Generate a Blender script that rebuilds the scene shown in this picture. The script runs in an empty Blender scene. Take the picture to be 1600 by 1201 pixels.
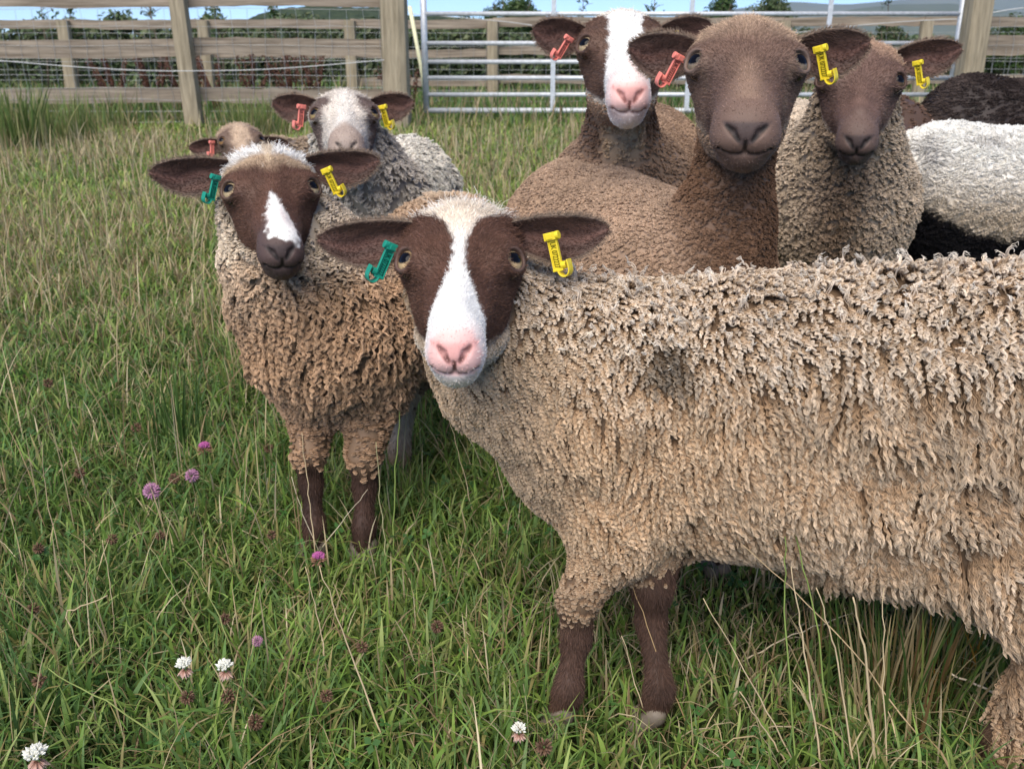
import bpy, math, random
import numpy as np

# ------------------------------------------------------------------ camera, world, sun, exposure
SC = bpy.context.scene
COL = SC.collection
PITCH = math.radians(19.5)
CAM_H = 0.75
FPX = 1500.0                                   # focal length in pixels of the 1600 px wide photograph
cam_data = bpy.data.cameras.new('camera')
cam = bpy.data.objects.new('camera', cam_data)
COL.objects.link(cam)
cam.location = (0, 0, CAM_H)
cam.rotation_euler = (math.radians(90) - PITCH, 0, 0)
cam_data.sensor_width = 36.0
cam_data.lens = 36.0 * FPX / 1600.0
cam_data.clip_start = 0.02
cam_data.clip_end = 12000.0
cam_data.dof.use_dof = True
cam_data.dof.focus_distance = 1.12
cam_data.dof.aperture_fstop = 13.0
SC.camera = cam

world = bpy.data.worlds.new('World')
SC.world = world
world.use_nodes = True
wn = world.node_tree.nodes
wl = world.node_tree.links
bgn = wn.get('Background')
sky = wn.new('ShaderNodeTexSky')
sky.sky_type = 'NISHITA'
sky.sun_disc = False
SUN_EL, SUN_AZ = 52.0, 200.0                   # azimuth clockwise from +Y (the viewing direction)
sky.sun_elevation = math.radians(SUN_EL)
sky.sun_rotation = math.radians(SUN_AZ)
sky.air_density = 1.0
sky.dust_density = 0.0
sky.ozone_density = 4.0
sky.altitude = 6000.0
hs = wn.new('ShaderNodeMix'); hs.data_type = 'RGBA'; hs.blend_type = 'MULTIPLY'
hs.inputs['Factor'].default_value = 1.0
hs.inputs['B'].default_value = (0.88, 0.94, 1.0, 1)      # a slightly deeper blue evening sky
wl.new(sky.outputs['Color'], hs.inputs['A'])
wl.new(hs.outputs['Result'], bgn.inputs['Color'])
bgn.inputs['Strength'].default_value = 0.11

sun_data = bpy.data.lights.new('sun', 'SUN')
sun_data.energy = 2.8
sun_data.angle = math.radians(60)
sun_data.color = (1.0, 0.92, 0.80)
sun = bpy.data.objects.new('sun', sun_data)
COL.objects.link(sun)
_el, _az = math.radians(SUN_EL), math.radians(SUN_AZ)
from mathutils import Vector, Matrix
_dir = Vector((math.sin(_az) * math.cos(_el), math.cos(_az) * math.cos(_el), math.sin(_el)))
sun.rotation_euler = _dir.to_track_quat('Z', 'Y').to_euler()
sun.location = (0, -3, 6)

SC.view_settings.view_transform = 'Standard'
SC.view_settings.look = 'None'
SC.view_settings.exposure = 1.02
SC.view_settings.gamma = 1.0
SC.render.engine = 'CYCLES'
SC.cycles.max_bounces = 6
SC.cycles.diffuse_bounces = 3
SC.cycles.glossy_bounces = 2
SC.cycles.transmission_bounces = 3
SC.cycles.transparent_max_bounces = 6
SC.cycles.use_denoising = True
SC.cycles_curves.shape = 'RIBBONS'
SC.cycles_curves.subdivisions = 2

# ------------------------------------------------------------------ helpers
RNG = np.random.default_rng(7)
CP, SP = math.cos(PITCH), math.sin(PITCH)
CAMP = np.array([0, 0, CAM_H])
ZUP = np.array([0, 0, 1.0])


def ray(px, py):
    u, v = (px - 800.0) / FPX, (600.5 - py) / FPX
    return np.array([u, CP + v * SP, -SP + v * CP])


def at_depth(px, py, d):
    return CAMP + d * ray(px, py)


def at_z(px, py, z):
    r = ray(px, py)
    return CAMP + r * ((z - CAM_H) / r[2])


def at_y(px, py, y):
    r = ray(px, py)
    return CAMP + r * (y / r[1])


def unit(v):
    v = np.asarray(v, float)
    return v / np.maximum(np.linalg.norm(v, axis=-1, keepdims=True), 1e-9)


def sstep(a, b, x):
    t = np.clip((x - a) / (b - a), 0, 1)
    return t * t * (3 - 2 * t)


def _hash(ix, iy, iz, seed):
    h = (ix * 374761393 + iy * 668265263 + iz * 2147483647 + seed * 974634777) & 0xFFFFFFFF
    h = ((h ^ (h >> 13)) * 1274126177) & 0xFFFFFFFF
    h = (h ^ (h >> 16)) & 0xFFFFFF
    return h / float(0xFFFFFF)


def vnoise(p, seed=0):
    """smooth value noise in -1..1"""
    p = np.asarray(p, float)
    i = np.floor(p).astype(np.int64)
    f = p - i
    f = f * f * (3 - 2 * f)
    out = 0
    for dx in (0, 1):
        for dy in (0, 1):
            for dz in (0, 1):
                w = (f[:, 0] if dx else 1 - f[:, 0]) * (f[:, 1] if dy else 1 - f[:, 1]) * (f[:, 2] if dz else 1 - f[:, 2])
                out = out + w * _hash(i[:, 0] + dx, i[:, 1] + dy, i[:, 2] + dz, seed)
    return out * 2 - 1


def tag(o, label=None, cat=None, group=None, kind=None):
    if label: o['label'] = label
    if cat: o['category'] = cat
    if group: o['group'] = group
    if kind: o['kind'] = kind
    return o


def empty(name, loc):
    o = bpy.data.objects.new(name, None)
    COL.objects.link(o)
    o.location = tuple(float(c) for c in loc)
    o.empty_display_size = 0.1
    return o


def mesh_obj(name, V, F, mat, parent=None, origin=(0, 0, 0), col=None, smooth=True, midx=None):
    """one mesh object from arrays; V in world coordinates; faces an (M,3)/(M,4) array or a list of lists"""
    me = bpy.data.meshes.new(name)
    V = np.asarray(V, float) - np.asarray(origin, float)
    if isinstance(F, np.ndarray):
        m, k = F.shape
        me.vertices.add(len(V)); me.vertices.foreach_set('co', V.astype(np.float32).ravel())
        me.loops.add(m * k); me.loops.foreach_set('vertex_index', F.astype(np.int32).ravel())
        me.polygons.add(m)
        me.polygons.foreach_set('loop_start', np.arange(0, m * k, k, dtype=np.int32))
        me.polygons.foreach_set('loop_total', np.full(m, k, dtype=np.int32))
        me.update(calc_edges=True)
    else:
        me.from_pydata([tuple(v) for v in V], [], [tuple(f) for f in F])
        me.update()
    me.validate()
    n = len(me.polygons)
    me.polygons.foreach_set('use_smooth', np.full(n, bool(smooth)))
    if col is not None:
        a = me.color_attributes.new('col', 'FLOAT_COLOR', 'POINT')
        c = np.ones((len(V), 4), np.float32); c[:, :3] = col
        a.data.foreach_set('color', c.ravel())
    for mm in (mat if isinstance(mat, (list, tuple)) else [mat]):
        me.materials.append(mm)
    if midx is not None:
        me.polygons.foreach_set('material_index', np.asarray(midx, np.int32))
    o = bpy.data.objects.new(name, me)
    COL.objects.link(o)
    if parent is not None:
        o.parent = parent
        o.location = tuple(np.asarray(origin, float) - np.array(parent_world(parent)))
    else:
        o.location = tuple(float(c) for c in origin)
    return o


def parent_world(p):
    l = Vector(p.location)
    while p.parent is not None:
        p = p.parent
        l = l + Vector(p.location)
    return tuple(l)


def hair_obj(name, P, R, C, mat, parent, origin):
    """P (N,K,3) world points, R (N,K) radii, C (N,K,3) colours -> one curves object"""
    N, K = P.shape[:2]
    h = bpy.data.hair_curves.new(name)
    h.add_curves([K] * N)
    pos = (P - np.asarray(origin)).astype(np.float32)
    h.attributes['position'].data.foreach_set('vector', pos.ravel())
    ra = h.attributes.get('radius') or h.attributes.new('radius', 'FLOAT', 'POINT')
    ra.data.foreach_set('value', R.astype(np.float32).ravel())
    ca = h.attributes.new('col', 'FLOAT_COLOR', 'POINT')
    c4 = np.ones((N, K, 4), np.float32); c4[..., :3] = np.clip(C, 0, 1)
    ca.data.foreach_set('color', c4.ravel())
    h.materials.append(mat)
    o = bpy.data.objects.new(name, h)
    COL.objects.link(o)
    o.parent = parent
    o.location = tuple(np.asarray(origin, float) - np.array(parent_world(parent)))
    return o


class MB:
    """collects shapes into one mesh"""
    def __init__(s):
        s.v = []; s.f = []; s.c = []; s.n = 0

    def add(s, V, F, col=None):
        V = np.asarray(V, float)
        s.v.append(V)
        s.f += [tuple(int(i) + s.n for i in f) for f in F]
        s.c.append(np.tile(np.asarray(col if col is not None else (1, 1, 1), float), (len(V), 1)) if np.ndim(col) < 2 else np.asarray(col))
        s.n += len(V)

    def tube(s, pts, rad, n=8, col=None, cap=True, ell=None):
        pts = np.asarray(pts, float); k = len(pts)
        rad = np.full(k, rad) if np.isscalar(rad) else np.asarray(rad, float)
        tang = np.gradient(pts, axis=0); tang = unit(tang)
        ref = np.array([0, 0, 1.0]) if abs(tang[0][2]) < 0.9 else np.array([0, 1.0, 0])
        V = []
        for i in range(k):
            a = unit(np.cross(tang[i], ref)); b = np.cross(a, tang[i])
            for j in range(n):
                t = 2 * math.pi * j / n
                V.append(pts[i] + rad[i] * (math.cos(t) * a + math.sin(t) * b))
        F = []
        for i in range(k - 1):
            for j in range(n):
                F.append((i * n + j, i * n + (j + 1) % n, (i + 1) * n + (j + 1) % n, (i + 1) * n + j))
        if cap:
            F.append(tuple(range(n - 1, -1, -1))); F.append(tuple((k - 1) * n + j for j in range(n)))
        cc = None if col is None else (np.repeat(np.asarray(col), n, axis=0) if np.ndim(col) == 2 else col)
        s.add(V, F, cc)

    def box(s, c, X, Y, Z, hx, hy, hz, col=None):
        c = np.asarray(c, float)
        V = [c + sx * hx * X + sy * hy * Y + sz * hz * Z for sx in (-1, 1) for sy in (-1, 1) for sz in (-1, 1)]
        F = [(0, 1, 3, 2), (4, 6, 7, 5), (0, 4, 5, 1), (2, 3, 7, 6), (0, 2, 6, 4), (1, 5, 7, 3)]
        s.add(V, F, col)

    def build(s, name, mat, parent=None, origin=(0, 0, 0), smooth=False, bevel=0.0, usecol=False):
        V = np.concatenate(s.v); C = np.concatenate(s.c)
        o = mesh_obj(name, V, s.f, mat, parent, origin, C if usecol else None, smooth)
        if bevel > 0:
            m = o.modifiers.new('bevel', 'BEVEL'); m.width = bevel; m.segments = 2; m.limit_method = 'ANGLE'
        return o


# ------------------------------------------------------------------ materials
def new_mat(name):
    m = bpy.data.materials.new(name); m.use_nodes = True
    nt = m.node_tree
    return m, nt, nt.nodes.get('Principled BSDF')


def attr_mat(name, rough=0.8, spec=0.2, sheen=0.0, transl=0.0, bump=None, coat=0.0):
    m, nt, b = new_mat(name)
    a = nt.nodes.new('ShaderNodeAttribute'); a.attribute_name = 'col'
    nt.links.new(a.outputs['Color'], b.inputs['Base Color'])
    b.inputs['Roughness'].default_value = rough
    b.inputs['Specular IOR Level'].default_value = spec
    b.inputs['Sheen Weight'].default_value = sheen
    b.inputs['Coat Weight'].default_value = coat
    b.inputs['Coat Roughness'].default_value = 0.03
    if bump:
        n = nt.nodes.new('ShaderNodeTexNoise'); n.inputs['Scale'].default_value = bump[0]; n.inputs['Detail'].default_value = 4
        tc = nt.nodes.new('ShaderNodeTexCoord'); nt.links.new(tc.outputs['Object'], n.inputs['Vector'])
        bp = nt.nodes.new('ShaderNodeBump'); bp.inputs['Strength'].default_value = bump[1]; bp.inputs['Distance'].default_value = bump[2]
        nt.links.new(n.outputs['Fac'], bp.inputs['Height']); nt.links.new(bp.outputs['Normal'], b.inputs['Normal'])
    if transl > 0:
        t = nt.nodes.new('ShaderNodeBsdfTranslucent'); nt.links.new(a.outputs['Color'], t.inputs['Color'])
        mx = nt.nodes.new('ShaderNodeMixShader'); mx.inputs[0].default_value = transl
        out = nt.nodes.get('Material Output')
        nt.links.new(b.outputs[0], mx.inputs[1]); nt.links.new(t.outputs[0], mx.inputs[2]); nt.links.new(mx.outputs[0], out.inputs['Surface'])
    return m


def flat_mat(name, col, rough=0.5, spec=0.5, metal=0.0, var=0.0, scale=20, bump=0.0, stretch=(1, 1, 1), col2=None):
    m, nt, b = new_mat(name)
    b.inputs['Base Color'].default_value = (*col, 1)
    b.inputs['Roughness'].default_value = rough
    b.inputs['Specular IOR Level'].default_value = spec
    b.inputs['Metallic'].default_value = metal
    if var > 0 or col2 is not None:
        tc = nt.nodes.new('ShaderNodeTexCoord'); mp = nt.nodes.new('ShaderNodeMapping')
        mp.inputs['Scale'].default_value = stretch
        n = nt.nodes.new('ShaderNodeTexNoise'); n.inputs['Scale'].default_value = scale; n.inputs['Detail'].default_value = 6; n.inputs['Roughness'].default_value = 0.65
        cr = nt.nodes.new('ShaderNodeValToRGB')
        c2 = col2 if col2 is not None else tuple(c * (1 - var) for c in col)
        cr.color_ramp.elements[0].color = (*c2, 1); cr.color_ramp.elements[0].position = 0.32
        cr.color_ramp.elements[1].color = (*tuple(min(1, c * (1 + var * 0.4)) for c in col), 1); cr.color_ramp.elements[1].position = 0.68
        nt.links.new(tc.outputs['Object'], mp.inputs['Vector']); nt.links.new(mp.outputs['Vector'], n.inputs['Vector'])
        nt.links.new(n.outputs['Fac'], cr.inputs['Fac']); nt.links.new(cr.outputs['Color'], b.inputs['Base Color'])
        if bump > 0:
            bp = nt.nodes.new('ShaderNodeBump'); bp.inputs['Strength'].default_value = 0.8; bp.inputs['Distance'].default_value = bump
            nt.links.new(n.outputs['Fac'], bp.inputs['Height']); nt.links.new(bp.outputs['Normal'], b.inputs['Normal'])
    return m


M_FUR = attr_mat('short_fur', rough=0.65, spec=0.25)
M_WOOL = attr_mat('wool_fibre', rough=0.85, spec=0.12)
M_SKIN = attr_mat('skin_under_fur', rough=0.6, spec=0.3, bump=(900, 0.5, 0.0008))
M_EYE = attr_mat('eye', rough=0.1, spec=0.16)
M_LEAF = attr_mat('leaf', rough=0.5, spec=0.3, transl=0.25)
M_BLADE = attr_mat('grass_blade', rough=0.5, spec=0.3, transl=0.3)
M_STRAW = attr_mat('straw', rough=0.7, spec=0.2)
M_PETAL = attr_mat('petal', rough=0.7, spec=0.2, transl=0.2)
M_WOOD = flat_mat('weathered_wood', (0.37, 0.305, 0.235), 0.85, 0.2, col2=(0.14, 0.11, 0.08), scale=7, bump=0.004, stretch=(0.25, 3, 5))
M_POST = flat_mat('weathered_post', (0.40, 0.335, 0.235), 0.85, 0.2, col2=(0.20, 0.165, 0.11), scale=9, bump=0.006, stretch=(4, 4, 0.3))
M_GALV = flat_mat('galvanised_steel', (0.62, 0.64, 0.66), 0.5, 0.5, metal=0.3, var=0.25, scale=30)
M_WIRE = flat_mat('wire', (0.42, 0.43, 0.43), 0.5, 0.5, metal=0.4, var=0.2, scale=8)
M_ROPE = flat_mat('white_rope', (0.6, 0.6, 0.58), 0.8, 0.2, var=0.15, scale=60)
M_PLASTIC_POST = flat_mat('pale_plastic', (0.72, 0.70, 0.45), 0.5, 0.4, var=0.1, scale=20)
M_BARK = flat_mat('bark', (0.14, 0.11, 0.08), 0.9, 0.1, var=0.5, scale=40, bump=0.004)
M_HOOF = flat_mat('hoof_horn', (0.16, 0.13, 0.10), 0.6, 0.3, var=0.4, scale=60)
GRASS_N = 21000
USE_HAZE = True
# ------------------------------------------------------------------ setting: ground, hills, haze
def ground_mat():
    m, nt, b = new_mat('pasture_soil_and_thatch')
    tc = nt.nodes.new('ShaderNodeTexCoord')
    def noise(sc, det=6, ro=0.6):
        n = nt.nodes.new('ShaderNodeTexNoise'); n.inputs['Scale'].default_value = sc; n.inputs['Detail'].default_value = det; n.inputs['Roughness'].default_value = ro
        nt.links.new(tc.outputs['Object'], n.inputs['Vector']); return n
    def ramp(n, stops):
        r = nt.nodes.new('ShaderNodeValToRGB')
        e = r.color_ramp.elements
        while len(e) < len(stops): e.new(0.5)
        for el, (p, c) in zip(e, stops): el.position = p; el.color = (*c, 1)
        nt.links.new(n.outputs['Fac'], r.inputs['Fac']); return r
    n1 = noise(60, 8, 0.7); r1 = ramp(n1, [(0.3, (0.020, 0.026, 0.010)), (0.5, (0.045, 0.065, 0.020)), (0.7, (0.13, 0.12, 0.055))])
    n2 = noise(0.35, 5, 0.6); r2 = ramp(n2, [(0.35, (0.055, 0.095, 0.025)), (0.5, (0.10, 0.135, 0.04)), (0.68, (0.17, 0.165, 0.075))])
    sep = nt.nodes.new('ShaderNodeSeparateXYZ'); nt.links.new(tc.outputs['Object'], sep.inputs[0])
    mr = nt.nodes.new('ShaderNodeMapRange'); mr.inputs['From Min'].default_value = 3; mr.inputs['From Max'].default_value = 12
    nt.links.new(sep.outputs['Y'], mr.inputs['Value'])
    mx = nt.nodes.new('ShaderNodeMix'); mx.data_type = 'RGBA'
    nt.links.new(mr.outputs['Result'], mx.inputs['Factor']); nt.links.new(r1.outputs['Color'], mx.inputs['A']); nt.links.new(r2.outputs['Color'], mx.inputs['B'])
    nt.links.new(mx.outputs['Result'], b.inputs['Base Color'])
    b.inputs['Roughness'].default_value = 0.95; b.inputs['Specular IOR Level'].default_value = 0.1
    bp = nt.nodes.new('ShaderNodeBump'); bp.inputs['Distance'].default_value = 0.02
    nt.links.new(n1.outputs['Fac'], bp.inputs['Height']); nt.links.new(bp.outputs['Normal'], b.inputs['Normal'])
    return m


gx = np.concatenate([[-5000, -800, -150, -40], np.linspace(-14, 14, 57), [40, 150, 800, 5000]])
gy = np.concatenate([[-400, -60, -10], np.linspace(-2, 18, 61), [30, 60, 150, 500, 1500, 5000]])
GX, GY = np.meshgrid(gx, gy, indexing='ij')
GZ = np.zeros_like(GX)
near = (np.abs(GX) < 14.5) & (GY > 2.2) & (GY < 17)
GZ[near] = 0.02 * vnoise(np.stack([GX[near] * 0.9, GY[near] * 0.9, 0 * GX[near]], 1), 77)
gi = np.arange(GX.size).reshape(GX.shape)
tag(mesh_obj('ground', np.stack([GX, GY, GZ], -1).reshape(-1, 3), np.stack([gi[:-1, :-1], gi[1:, :-1], gi[1:, 1:], gi[:-1, 1:]], -1).reshape(-1, 4), ground_mat()), 'rough pasture of green grass and pale straw', 'ground', kind='structure')


def ridge(name, prof, y0, depth, mat, label, bump=0.0, bs=0.05, seed=0, n=220):
    """a hill: prof lists (photo pixel x, photo pixel y) of its skyline at distance y0"""
    px = np.array([p[0] for p in prof], float); pv = np.array([p[1] for p in prof], float)
    xs = np.array([at_y(a, b, y0)[0] for a, b in prof]); zs = np.array([at_y(a, b, y0)[2] for a, b in prof])
    X = np.linspace(xs[0], xs[-1], n)
    Z = np.interp(X, xs, zs)
    for _ in range(4): Z[1:-1] = (Z[:-2] + 2 * Z[1:-1] + Z[2:]) / 4
    rows = [(-1.0, -0.02), (-0.75, 0.22), (-0.5, 0.52), (-0.25, 0.82), (0, 1), (0.3, 0.9), (1.0, -0.02)]
    rr = np.linspace(-1, 1, 41)
    hh = np.interp(rr, [a for a, _ in rows], [b for _, b in rows])
    V = []
    for r, h in zip(rr, hh):
        V.append(np.stack([X, np.full(n, y0 + r * depth), Z * h], 1))
    V = np.concatenate(V)
    if bump: V[:, 2] += bump * (vnoise(V * bs, seed) + 0.6 * vnoise(V * bs * 2.3, seed + 1)) * (V[:, 2] > 0.2 * bump)
    idx = np.arange(len(V)).reshape(len(rr), n)
    Q = np.stack([idx[:-1, :-1], idx[:-1, 1:], idx[1:, 1:], idx[1:, :-1]], -1).reshape(-1, 4)
    return tag(mesh_obj(name, V, Q, mat), label, 'hill', kind='structure')


M_WOODS = flat_mat('distant_woods', (0.055, 0.075, 0.035), 0.95, 0.1, col2=(0.018, 0.030, 0.014), scale=0.35, bump=1.0)
M_MOOR = flat_mat('distant_moor', (0.10, 0.11, 0.06), 0.95, 0.1, col2=(0.05, 0.07, 0.035), scale=0.004)
ridge('wooded_hill', [(330, 60), (385, 33), (430, 17), (480, 7), (520, 6), (570, 12), (640, 24), (760, 32), (900, 45)], 340, 60, M_WOODS, 'dark wooded hill rising beyond the fence at left', bump=1.0, bs=0.16, seed=3)
ridge('far_hills', [(960, 60), (1060, 30), (1150, 14), (1230, 4), (1330, 6), (1420, -2), (1500, -14), (1600, -24), (1900, -30)], 4200, 700, M_MOOR, 'far blue hills on the horizon at right', bump=6, bs=0.003, seed=5)
ridge('near_moor', [(1180, 62), (1260, 40), (1330, 16), (1400, 8), (1480, 7), (1560, 18), (1700, 30), (1900, 34)], 2300, 350, M_MOOR, 'darker blue ridge in front of the far hills at right', bump=5, bs=0.006, seed=8)

hz = MB()
hz.box((0, 2450, 120.0), np.array([1., 0, 0]), np.array([0, 1., 0]), np.array([0, 0, 1.]), 3600, 2520, 122.0)
M_HAZE = bpy.data.materials.new('haze'); M_HAZE.use_nodes = True
_n = M_HAZE.node_tree.nodes; _n.remove(_n.get('Principled BSDF'))
_v = _n.new('ShaderNodeVolumePrincipled'); _v.inputs['Density'].default_value = 0.00014; _v.inputs['Color'].default_value = (0.70, 0.83, 1.0, 1); _v.inputs['Anisotropy'].default_value = 0.0
M_HAZE.node_tree.links.new(_v.outputs[0], _n.get('Material Output').inputs['Volume'])
if USE_HAZE:
    tag(hz.build('haze', M_HAZE), 'thin blue haze over the far hills', 'haze', kind='stuff')


# ------------------------------------------------------------------ foliage
def foliage(name, blobs, n, size, cols, parent, origin, seed, flat=0.0, mat=None, up=0.3):
    """n leaf quads through the blobs (centre, radii), uneven and gappy"""
    rng = np.random.default_rng(seed)
    w = np.array([b[1][0] * b[1][1] * b[1][2] for b in blobs]); w = w ** 0.7; w /= w.sum()
    bi = rng.choice(len(blobs), n, p=w)
    C = np.array([b[0] for b in blobs])[bi]; R = np.array([b[1] for b in blobs])[bi]
    d = unit(rng.normal(size=(n, 3))); rad = rng.random(n) ** 0.45
    P = C + R * d * rad[:, None]
    keep = vnoise(P * (1.1 / max(size * 6, 0.05)), seed) + 0.35 * rng.normal(size=n) > -0.25
    P, d = P[keep], d[keep]; n = len(P)
    nrm = unit(d + up * ZUP + 0.7 * rng.normal(size=(n, 3)))
    a = unit(np.cross(nrm, rng.normal(size=(n, 3)))); b = np.cross(nrm, a)
    s = size * rng.uniform(0.6, 1.3, n)[:, None]
    V = np.stack([P - a * s, P - b * s * 0.45 + 0.15 * s * nrm, P + a * s, P + b * s * 0.45 + 0.15 * s * nrm], 1).reshape(-1, 3)
    Q = np.arange(4 * n).reshape(n, 4)
    cols = np.asarray(cols)
    c = cols[rng.integers(0, len(cols), n)] * rng.uniform(0.7, 1.35, (n, 1))
    return mesh_obj(name, V, Q, mat or M_LEAF, parent, origin, np.repeat(c, 4, 0), smooth=False)


GREENS = [(0.045, 0.085, 0.022), (0.060, 0.11, 0.030), (0.035, 0.065, 0.020), (0.08, 0.12, 0.035)]
DULL = [(0.085, 0.115, 0.05), (0.07, 0.095, 0.042), (0.12, 0.135, 0.065), (0.065, 0.10, 0.042)]


def bush(px0, px1, ytop, y, label, seed, n=2600, size=0.035, cols=GREENS, name='bush', zlo=0.0, grp='bushes beyond the fences'):
    rng = np.random.default_rng(seed)
    x0, x1 = at_y(px0, 60, y)[0], at_y(px1, 60, y)[0]; zt = at_y(px0, ytop, y)[2]
    o = np.array([(x0 + x1) / 2, y, 0.0])
    root = tag(empty(name, o), label, 'bush', grp)
    hw = (x1 - x0) / 2
    blobs = []
    for i in range(9):
        u = rng.uniform(-0.8, 0.8); r = hw * rng.uniform(0.28, 0.45)
        h = zt * (1 - 0.35 * u * u) * rng.uniform(0.75, 1.0) - r
        blobs.append(((o[0] + u * hw, y + rng.uniform(-0.4, 0.4) * hw, max(h, r * 0.8)), (r, r, r)))
    blobs.append(((o[0], y, zt * 0.45), (hw * 0.85, hw * 0.6, zt * 0.45)))
    foliage('foliage', blobs, n, size, cols, root, o, seed)
    b = MB()
    for i in range(6):
        t = rng.uniform(-1, 1, 2) * hw * 0.6
        b.tube([o + (0.06 * t[0], 0.06 * t[1], -0.05), o + (0.5 * t[0], 0.4 * t[1], zt * 0.5), o + (t[0], 0.6 * t[1], zt * 0.85)], [0.022, 0.014, 0.005], 6)
    b.build('stem', M_BARK, root, o, smooth=True)


bush(728, 858, -22, 17.5, 'rounded green bush standing above the gate left of the white-faced sheep', 31, n=15000)
bush(1078, 1158, -18, 17.0, 'green bush above the gate behind the large brown-faced sheep', 32, n=9000)
bush(1150, 1262, -14, 18.0, 'paler leafy bush just right of the large brown-faced sheep\'s crown', 33, n=7000, cols=[(0.09, 0.13, 0.05), (0.07, 0.11, 0.04), (0.13, 0.15, 0.07)])
bush(1340, 1440, 30, 15.0, 'low grey-green bush seen through the gate beside its right end', 34, n=5000, cols=DULL)
bush(1540, 1680, 12, 15.5, 'green bush behind the fence at the right edge', 35, n=9000)

hroot = tag(empty('hedge', (0, 15.8, 0)), 'long low dark green hedge running beyond the back fence', 'hedge')
rng_ = np.random.default_rng(41)
hb_ = []
for x in np.arange(-11, 11.5, 0.35):
    h = (1.10 if x < -0.5 else 0.94) + 0.12 * rng_.normal() * 0.6
    hb_.append(((x, 15.8 + rng_.uniform(-.2, .2), h * 0.5), (0.40, 0.4, h * 0.5)))
    hb_.append(((x + .17, 15.6, h * 0.78), (0.30, 0.3, h * 0.22)))
foliage('foliage', hb_, 110000, 0.055, [(0.11, 0.145, 0.065), (0.095, 0.125, 0.06), (0.14, 0.16, 0.08), (0.08, 0.12, 0.05)], hroot, (0, 15.8, 0), 42)


def sapling(px, ytop, y, label, seed, n=120, spread=0.35):
    rng = np.random.default_rng(seed)
    o = at_y(px, 60, y); o[2] = 0; zt = at_y(px, ytop, y)[2]
    root = tag(empty('sapling', o), label, 'young tree', 'thin saplings against the sky')
    b = MB(); tw = []
    top = o + np.array([rng.uniform(-.1, .1), 0, zt])
    b.tube([o - ZUP * 0.05, o * 0.5 + top * 0.5 + (0.03, 0, 0), top], [0.02, 0.013, 0.004], 6)
    for i in range(11):
        k = rng.uniform(0.5, 0.97); s = o + (top - o) * k
        e = s + np.array([rng.uniform(-1, 1) * spread, rng.uniform(-1, 1) * spread, rng.uniform(0.05, 0.3)]) * (1.2 - k)
        b.tube([s, (s + e) / 2 + ZUP * 0.02, e], [0.007, 0.005, 0.002], 5); tw.append(((e + s) / 2, (abs(e[0] - s[0]) * .5 + .05, .09, .10)))
    b.build('trunk', M_BARK, root, o, smooth=True)
    foliage('crown', tw, n, 0.036, GREENS, root, o, seed)


sapling(62, 2, 14.5, 'thin leafy sapling nearest the left edge behind the fence', 51, 170, 0.6)
sapling(112, 6, 15.0, 'bushy-topped sapling right of the leftmost sapling behind the fence', 52, 330, 0.45)
sapling(248, -4, 14.8, 'bare-looking twiggy sapling left of the middle fence post', 53, 60, 0.6)
sapling(345, 4, 14.5, 'small sapling just right of the middle fence post', 54, 210, 0.4)
sapling(424, 4, 14.9, 'slender sapling in front of the wooded hill', 55, 170, 0.4)
sapling(905, -6, 15.5, 'sparse sapling left of the white-faced sheep\'s head above the gate', 56, 50, 0.6)
sapling(1016, -6, 15.2, 'feathery sapling between the white-faced and the large brown-faced sheep', 57, 150, 0.5)
sapling(1385, -8, 15.0, 'thin sapling standing before the blue hills at right', 58, 120, 0.5)

# ------------------------------------------------------------------ fences and gate
XA, YA, ZA = np.array([1., 0, 0]), np.array([0, 1., 0]), np.array([0, 0, 1.])


def post(root, o, x, y, w, h, seed, lean=0.0, d=None):
    rng = np.random.default_rng(seed)
    b = MB(); n = 16; k = 12
    V = []
    for i in range(k):
        t = i / (k - 1)
        for j in range(n):
            a = 2 * math.pi * j / n
            r = (abs(math.cos(a)) ** 5 + abs(math.sin(a)) ** 5) ** (-1 / 5) * w / 2
            r *= 1 + 0.05 * math.sin(3 * a + seed) + 0.03 * rng.normal() * 0.5 - 0.04 * t
            V.append((x + lean * (t * h) + r * math.cos(a), y + r * math.sin(a), -0.1 + t * (h + 0.1)))
    F = [(i * n + j, i * n + (j + 1) % n, (i + 1) * n + (j + 1) % n, (i + 1) * n + j) for i in range(k - 1) for j in range(n)]
    F.append(tuple((k - 1) * n + j for j in range(n)))
    b.add(V, F)
    b.build('post', M_POST, root, o, smooth=False)


def rail(root, o, x0, x1, y, z, hh, th=0.035, seed=0, dz=0.0):
    rng = np.random.default_rng(seed); k = 14
    V, F = [], []
    for i in range(k):
        t = i / (k - 1); x = x0 + (x1 - x0) * t
        zz = z + dz * t + 0.006 * math.sin(t * 5 + seed) + 0.004 * rng.normal()
        h2 = hh / 2 * (1 + 0.05 * rng.normal())
        V += [(x, y - th / 2, zz - h2), (x, y - th / 2, zz + h2), (x, y + th / 2, zz + h2), (x, y + th / 2, zz - h2)]
        if i:
            a, c = 4 * (i - 1), 4 * i
            F += [(a + q, a + (q + 1) % 4, c + (q + 1) % 4, c + q) for q in range(4)]
    F += [(3, 2, 1, 0), (4 * k - 4, 4 * k - 3, 4 * k - 2, 4 * k - 1)]
    b = MB(); b.add(V, F); b.build('rail', M_WOOD, root, o)


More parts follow.
